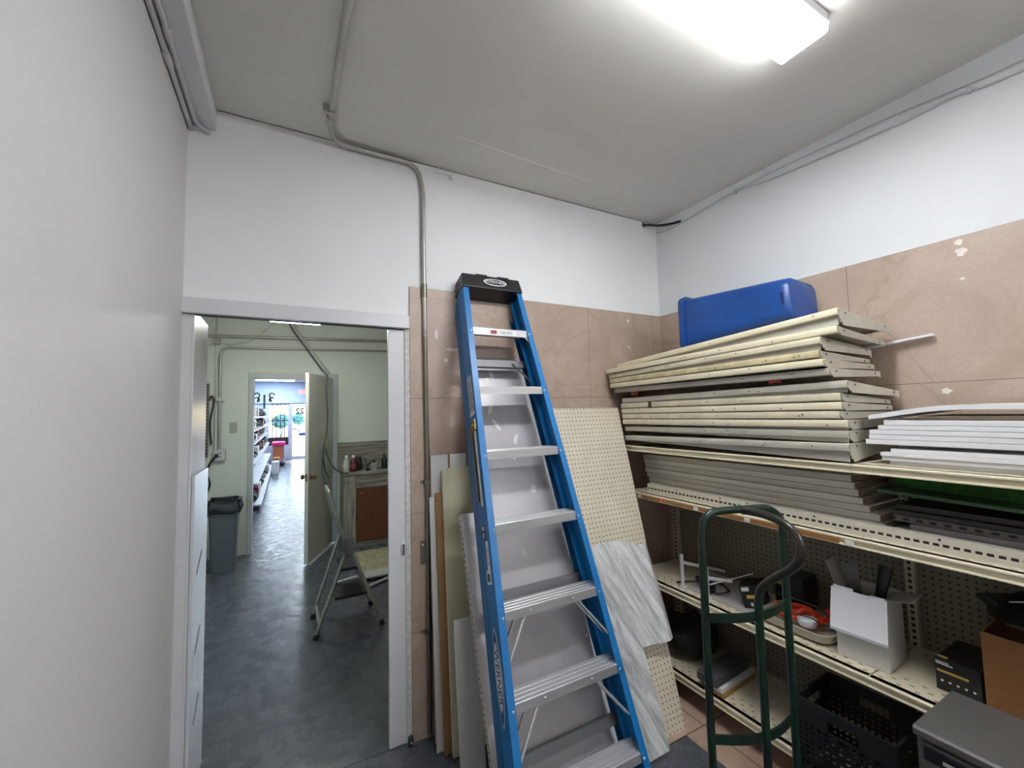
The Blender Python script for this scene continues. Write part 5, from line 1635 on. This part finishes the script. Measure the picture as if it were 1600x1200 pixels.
# floor mat before the counter and a folded thing lying on it
solo('floor_mat', MB().box(0.66, 1.6, 4.55, 5.30, 0.001, 0.008), mat('cream_speckled_mat', (168, 160, 128), 0.85, 0, 0.35, 25), 'cream speckled mat on the floor before the tiled counter', 'mat', (1.1, 4.9, 0.0), bevel=0.002)
t = thing('folded_frame', 'folded pale metal frame lying on the floor behind the little step ladder', 'folded frame', (0.8, 4.3, 0.0))
for p, q in (((0.45, 4.42, 0.02), (1.3, 4.62, 0.02)), ((0.60, 4.12, 0.02), (1.3, 4.50, 0.02)), ((0.45, 4.42, 0.02), (0.60, 4.12, 0.02))):
    obj('tube', MB().tube([p, q], 0.014, 8), M_ALU, t, world=True, smooth=True)
obj('panel', MB().box(0.68, 1.2, 4.32, 4.50, 0.030, 0.045), mat('pale_frame_panel', (176, 174, 170), 0.5), t, world=True)
# little step ladder
M_LADW = mat('scuffed_pale_aluminium', (176, 174, 162), 0.4, 0.55, 0.2, 12)
sl_ = thing('small_step_ladder', 'small folding step ladder of pale tubing with a tall handle in the back room', 'ladder', (0.42, 3.62, 0))
F1, F2_, F3, F4 = Vector((0.194, 3.437, 0.0)), Vector((0.664, 3.421, 0.0)), Vector((0.195, 3.80, 0.0)), Vector((0.644, 3.806, 0.0))
A1, A2 = Vector((0.42, 3.44, 0.63)), Vector((0.40, 3.80, 0.64))
hz_ = Vector((0, 0, 0.015))
top_ = spline([A1, A1 + Vector((-0.07, 0.0, 0.17)), Vector((0.30, 3.46, 0.98)), Vector((0.285, 3.50, 1.03)), Vector((0.285, 3.74, 1.03)), Vector((0.295, 3.78, 0.98)), A2 + Vector((-0.06, 0, 0.17)), A2], 5)
obj('handle_tube', MB().tube(top_, 0.013, 10), M_LADW, sl_, world=True, smooth=True)
for f, a in ((F1, A1), (F3, A2)):
    lg = obj('leg', MB().tube([f + hz_, f.lerp(a, 0.5), a], 0.0135, 10), M_LADW, sl_, world=True, smooth=True)
    obj('rubber_foot', MB().cyl(f + Vector((0, 0, 0.001)), f + (a - f) * 0.055, 0.018), M_BLACK, lg, world=True)
for f, a in ((F2_, A1 + Vector((0.01, 0.015, -0.01))), (F4, A2 + Vector((0.01, -0.015, -0.01)))):
    lg = obj('leg', MB().tube([f + hz_, a], 0.0125, 10), M_LADW, sl_, world=True, smooth=True)
    obj('rubber_foot', MB().cyl(f + Vector((0, 0, 0.001)), f + (a - f) * 0.055, 0.018), M_BLACK, lg, world=True)
obj('cross_tube', MB().tube([F1.lerp(A1, 0.14), F3.lerp(A2, 0.14)], 0.012, 8), M_LADW, sl_, world=True, smooth=True)
obj('cross_tube', MB().tube([F2_.lerp(A1, 0.3), F4.lerp(A2, 0.3)], 0.009, 8), M_LADW, sl_, world=True, smooth=True)
for t_, x0, x1 in ((0.68, 0.37, 0.50), (0.36, 0.33, 0.56)):
    z = 0.63 * t_
    obj('step_tread', MB().box(x0, x1, 3.47, 3.77, z, z + 0.022), mat('black_tread', (34, 34, 34), 0.6), sl_, world=True, bevel=0.003)
obj('hinge_plate', MB().box(0.385, 0.455, 3.425, 3.432, 0.56, 0.68), M_STEEL, sl_, world=True)
# lamp of the back room
t = thing('strip_light', 'suspended fluorescent light glimpsed under the door head in the back room', 'ceiling light', (0.08, 4.5, 2.95))
obj('housing', MB().box(-0.16, 0.30, 4.42, 4.58, 2.535, 2.57), M_WHITE, t, world=True)
obj('diffuser', MB().box(-0.15, 0.29, 4.43, 4.57, 2.503, 2.535), emit('lit_backroom_diffuser', (0.97, 1.0, 0.93), LAMP_BACK), t, world=True, bevel=0.01)
for x in (-0.1, 0.24):
    obj('hanger', MB().cyl((x, 4.5, 2.57), (x, 4.5, 2.95), 0.004, seg=6), M_STEEL, t, world=True)

# ------------------------------------------------------------------ the shop beyond
YF = 18.0
struct('wall_shop_left', MB().box(-1.3, -1.15, 6.07, 18.15, 0, 2.9), M_SHOPWALL)
struct('wall_shop_right', MB().box(3.2, 3.35, 6.07, 18.15, 0, 2.9), M_SHOPWALL)
b = MB()
b.box(-1.15, -0.60, YF, YF + 0.15, 0, 2.9)
b.box(-0.60, 0.12, YF, YF + 0.15, 0, 0.54)
b.box(-0.60, 3.2, YF, YF + 0.15, 2.06, 2.9)
b.box(0.07, 0.12, YF, YF + 0.15, 0.54, 2.06)
b.box(1.08, 1.2, YF, YF + 0.15, 0, 2.06)
b.box(3.0, 3.2, YF, YF + 0.15, 0, 2.06)
struct('wall_shop_front', b, M_SHOPWALL)
b = MB()
b.box(2.55, 3.2, 6.02, 6.07, 0, 2.9)
b.box(-1.15, -1.1, 6.02, 6.07, 0, 2.9)
struct('wall_shop_rear', b, M_SHOPWALL)
struct('ceiling_shop', MB().box(-1.3, 3.35, 6.07, 18.15, 2.9, 3.0), M_SHOPCEIL)
struct('trim_8', MB().box(-1.15, 3.2, 17.93, 18.0, 2.10, 2.20), M_SHOPWALL)
M_WFR = mat('pale_window_frame', (196, 202, 210), 0.4)
M_BAR = mat('dark_window_bar', (44, 44, 50), 0.5)
for i, (x0, x1, z0, z1) in enumerate(((-0.60, 0.07, 0.82, 2.06), (1.2, 3.0, 0.3, 2.06))):  # second window is added out of view to let in light
    b = MB()
    for q in ((x0, x0 + 0.03, z0, z1), (x1 - 0.03, x1, z0, z1), (x0 + 0.03, x1 - 0.03, z0, z0 + 0.03), (x0 + 0.03, x1 - 0.03, z1 - 0.03, z1)):
        b.box(q[0], q[1], YF + 0.02, YF + 0.10, q[2], q[3])
    w_ = struct('window_%d' % (i + 1), b, M_WFR)
    obj('pane', MB().box(x0 + 0.03, x1 - 0.03, YF + 0.055, YF + 0.06, z0 + 0.03, z1 - 0.03), M_GLASS, w_)
    b = MB()
    n = 4 if i == 0 else 11
    for k in range(1, n + 1):
        x = x0 + (x1 - x0) * k / (n + 1)
        b.box(x - 0.014, x + 0.014, YF + 0.0, YF + 0.02, z0 - 0.2 if i else z0 - 0.26, z1)
    for z in ((z0 + 0.62, z0 - 0.22) if i == 0 else (z0 + 1.1,)):
        b.box(x0, x1, YF - 0.002, YF + 0.018, z, z + 0.03)
    g_ = obj('security_bars', b, M_BAR, w_)
struct('window_3', MB().box(-0.60, 0.07, YF + 0.06, YF + 0.09, 0.54, 0.82), mat('dark_lower_panel', (62, 46, 62), 0.5))
b = MB()
for q in ((0.12, 0.20, 0.0, 2.03), (1.0, 1.08, 0.0, 2.03), (0.20, 1.0, 0.0, 0.10), (0.20, 1.0, 1.95, 2.03)):
    b.box(q[0], q[1], YF + 0.03, YF + 0.09, q[2], q[3])
dd = struct('door_2', b, M_WFR)
obj('pane', MB().box(0.20, 1.0, YF + 0.055, YF + 0.06, 0.10, 1.95), M_GLASS, dd)
obj('push_bar', MB().box(0.20, 0.34, YF - 0.02, YF + 0.03, 1.10, 1.14), M_STEEL, dd)
text('house_number', '22', 0.30, frame((0.45, YF + 0.04, 1.79), (-1, 0, 0), (0, 0, 1)), M_BAR, dd, 0.004, bold=0.012)
obj('blue_sticker', MB().box(0.42, 0.75, YF + 0.048, YF + 0.054, 0.86, 0.97), mat('blue_sticker', (46, 82, 160), 0.5), dd)
t = thing('exit_sign', 'red lit exit sign high on the shop front wall', 'sign', (0.60, YF, 2.52))
obj('sign_box', MB().box(0.40, 0.82, YF - 0.06, YF, 2.43, 2.62), M_WHITE, t, world=True)
obj('lit_panel', MB().box(0.42, 0.80, YF - 0.065, YF - 0.06, 2.45, 2.60), emit('exit_glow', (1.0, 0.16, 0.14), 1.6), t, world=True)
text('exit_lettering', 'EXIT', 0.17, frame((0.61, YF - 0.0655, 2.525), (1, 0, 0), (0, 0, 1)), M_SWHITE, t, 0.001, world=True)
# troffers
M_TROF = emit('lit_troffer', (0.78, 0.89, 1.0), LAMP_SHOP)
for i, (x, y) in enumerate(((0.9, 8.6), (0.9, 11.6), (0.9, 14.6), (-0.35, 16.9))):
    t = thing('ceiling_troffer', ['troffer light nearest the inner doorway', 'second troffer light from the inner doorway', 'third troffer light from the inner doorway', 'troffer light close to the shop front wall'][i] + ' on the shop ceiling', 'ceiling light', (x, y, 2.9), 'troffer lights of the shop')
    obj('frame', MB().box(-0.62, 0.62, -0.32, 0.32, -0.02, -0.001), M_WHITE, t)
    obj('diffuser', MB().box(-0.59, 0.59, -0.29, 0.29, -0.026, -0.02), M_TROF, t)
b = MB()
for y in (7.5, 9.6, 10.5, 12.6, 13.5, 15.6, 17.4):
    b.box(-1.15, 3.2, y, y + 0.03, 2.892, 2.9)
for x in (-0.55, 0.2, 1.6, 2.4):
    b.box(x, x + 0.03, 6.07, 18.0, 2.892, 2.9)
struct('ceiling_shop_grid', b, M_SHOPWALL)
# shop shelving along the left
M_SHW = mat('white_shop_shelf', (222, 226, 230), 0.45, 0, 0.05)
shop_shelves = []
for k in range(4):
    y0, y1 = 8.55 + 1.72 * k, 8.55 + 1.72 * (k + 1) - 0.01
    t = thing('shop_shelving', ['white shop shelving bay nearest the inner doorway', 'second white shop shelving bay', 'third white shop shelving bay', 'white shop shelving bay closest to the window'][k] + ' along the left wall', 'shelving', (-0.8, (y0 + y1) / 2, 0), 'white shop shelving bays')
    obj('back_panel', MB().box(-1.00, -0.985, y0, y1, 0.0, 1.86), M_SHW, t, world=True)
    obj('base', MB().box(-0.985, -0.40, y0, y1, 0.002, 0.075), M_DARKSTEEL, t, world=True)
    for z, x in ((0.10, -0.37), (0.46, -0.43), (0.80, -0.47), (1.11, -0.52), (1.36, -0.52), (1.62, -0.53)):
        obj('shelf', MB().box(-0.985, x, y0, y1, z - 0.028, z), M_SHW, t, world=True)
    obj('upright', MB().box(-1.03, -0.985, y0, y0 + 0.03, 0.0, 1.86), M_STEEL, t, world=True)
goods_cols = [(26, 26, 30), (15, 15, 18), (206, 208, 212), (110, 28, 34), (60, 66, 78), (222, 222, 218), (140, 100, 74), (34, 40, 50)]
GM = [mat('packaging_%s' % n_, c_, 0.45) for n_, c_ in zip(('charcoal', 'black', 'pale', 'red', 'slate', 'white', 'tan', 'navy'), goods_cols)]
gproto = []
for i, (w_, d_, h_) in enumerate(((0.22, 0.26, 0.17), (0.16, 0.24, 0.20), (0.28, 0.28, 0.13), (0.20, 0.26, 0.19))):
    gproto.append((w_, d_, h_))
rnd = random.Random(21)
first = {}
for z, x in ((1.62, -0.55), (1.36, -0.545), (1.11, -0.545), (0.80, -0.50), (0.10, -0.42)):
    y = 8.62
    while y < 15.2:
        w_, d_, h_ = gproto[rnd.randrange(4)]
        ci = rnd.choice((0, 1, 1, 0, 1, 0, 3, 1, 7, 1, 0, 5))
        key = (w_, ci)
        h_ = min(h_, 0.20)
        if key not in first:
            mb = MB().box(-d_, 0, 0, w_ * 1.4, 0, h_) if ci in (2, 3, 5, 6) else crumple(MB(), -d_ / 2, w_ * 0.7, h_ * 0.5, d_ * 0.5, w_ * 0.68, h_ * 0.5, 80 + ci, 0.22, 14, 8)
            o = obj('shop_goods', mb, GM[ci], None, T(x - 0.02 * rnd.random(), y, z + 0.004), bevel=0.012 if ci in (2, 3, 5, 6) else 0.0)
            first[key] = o
        else:
            o = first[key].copy()
            COL.objects.link(o)
            o.matrix_world = T(x - 0.03 * rnd.random(), y, z + 0.004)
        tag(o, 'small dark or pale packaged goods standing on the white shop shelving', 'goods', 'packaged goods on the shop shelving')
        y += w_ * 1.4 + 0.02 + 0.05 * rnd.random()
b = MB()
t = thing('scroll_ornament', 'dark double scroll display stand on top of the shop shelving', 'display stand', (-0.62, 16.0, 1.86))
for s in (-1, 1):
    pts = [(-0.62 + s * (0.20 + 0.07 * math.cos(a)), 15.3, 2.28 + 0.07 * math.sin(a)) for a in [i * 0.5 for i in range(9)]] + [(-0.62 + s * (0.20 - 0.07 * math.cos(a)), 15.3, 2.14 + 0.07 * math.sin(a)) for a in [-1.5 + i * 0.5 for i in range(9)]]
    obj('scroll', MB().tube(pts, 0.020, 8), M_BAR, t, world=True)
obj('post', MB().box(-0.65, -0.59, 15.28, 15.32, 1.862, 2.30), mat('blue_grey_post', (84, 96, 122), 0.5), t, world=True)
obj('foot', MB().box(-0.98, -0.55, 15.2, 15.4, 1.8605, 1.864), M_BAR, t, world=True)
# bins and boxes by the window
t = thing('tall_carton', 'tall orange brown carton with a pink lid by the shop window', 'carton', (-0.22, 17.5, 0))
obj('carton', MB().box(-0.42, -0.07, 17.25, 17.7, 0.0, 0.56), mat('orange_brown_carton', (186, 104, 74), 0.6), t, world=True)
obj('lid', MB().box(-0.46, -0.04, 17.2, 17.75, 0.561, 0.70), mat('pink_lid', (216, 44, 120), 0.4), t, world=True, bevel=0.03)
solo('yellow_packet', MB().box(-0.36, -0.18, 15.2, 15.45, 0.0, 0.32), mat('yellow_ochre', (186, 132, 50), 0.6), 'ochre packet on the floor at the end of the shop shelving', 'packet', (-0.27, 15.3, 0), bevel=0.02)
solo('white_crate', MB().box(-0.36, -0.18, 13.6, 14.0, 0.0, 0.34), M_SHW, 'white crate standing on the floor beside the shop shelving', 'crate', (-0.3, 13.8, 0), bevel=0.01)
solo('navy_bag', crumple(MB(), -0.14, 16.0, 0.10, 0.13, 0.35, 0.10, 61, 0.2, 14, 8), mat('navy_bag', (48, 46, 74), 0.6), 'low navy bag on the shop floor near the window', 'bag', (-0.14, 16.0, 0), smooth=True)

# ------------------------------------------------------------------ outside the shop
struct('ground_outside', MB().box(-14, 20, 18.15, 70, -0.15, -0.02), M_OUT)
struct('road_outside', MB().box(-14, 20, 30, 38, -0.02, -0.012), mat('grey_asphalt', (120, 120, 124), 0.8))
b = MB()
for i in range(5):
    b.box(0.45, 1.6, 19.4 + 0.5 * i, 19.55 + 0.5 * i, -0.019, -0.008)
struct('street_markings', b, mat('purple_grey_marking', (120, 116, 140), 0.7))
def tree(x, y, h, r, seed, label):
    rnd = random.Random(seed)
    t = thing('street_tree', label, 'tree', (x, y, -0.02))
    obj('trunk', MB().tube([(0, 0, 0.0), (0.08, 0, h * 0.35), (0.02, 0.1, h * 0.7)], [0.05, 0.04, 0.03], 10), mat('tree_bark', (96, 78, 60), 0.8), t, smooth=True)
    b = MB()
    for i in range(420):
        a, q, z = rnd.random() * 2 * PI, rnd.random() ** 0.5, rnd.random() * 2 - 1
        c = Vector((r * q * math.cos(a) * (1 - z * z) ** 0.5, r * q * math.sin(a) * (1 - z * z) ** 0.5, h * 0.72 + r * 0.75 * z))
        d1 = Vector((rnd.random() - .5, rnd.random() - .5, rnd.random() - .5)).normalized() * 0.16
        d2 = d1.orthogonal().normalized() * 0.08
        vs = [b.bm.verts.new(c + v) for v in (-d1, d2, d1, -d2)]
        b.bm.faces.new(vs)
    obj('crown', b, mat('tree_leaves', (120, 178, 168), 0.6, 0, 0.3), t)
tree(-0.35, 36.0, 1.75, 0.62, 71, 'small green street tree seen through the barred shop window')
tree(0.95, 44.0, 1.9, 0.6, 72, 'small green street tree seen through the glass shop door')
t = thing('parked_car', 'dark parked car outside the shop door glass', 'car', (2.2, 26, 0))
b = MB().prism([(23.9, 0.35), (28.1, 0.35), (28.15, 0.75), (27.2, 0.9), (26.6, 1.35), (25.0, 1.38), (24.3, 0.95), (23.85, 0.85)], 'x', 1.9, 3.5)
obj('car_body', b, mat('dark_blue_car', (40, 52, 88), 0.3, 0.2), t, world=True, bevel=0.05)
for x in (1.95, 3.45):
    for y in (24.7, 27.3):
        obj('wheel', MB().cyl((x - 0.09, y, 0.30), (x + 0.09, y, 0.30), 0.32, seg=20), M_BLACK, t, world=True)
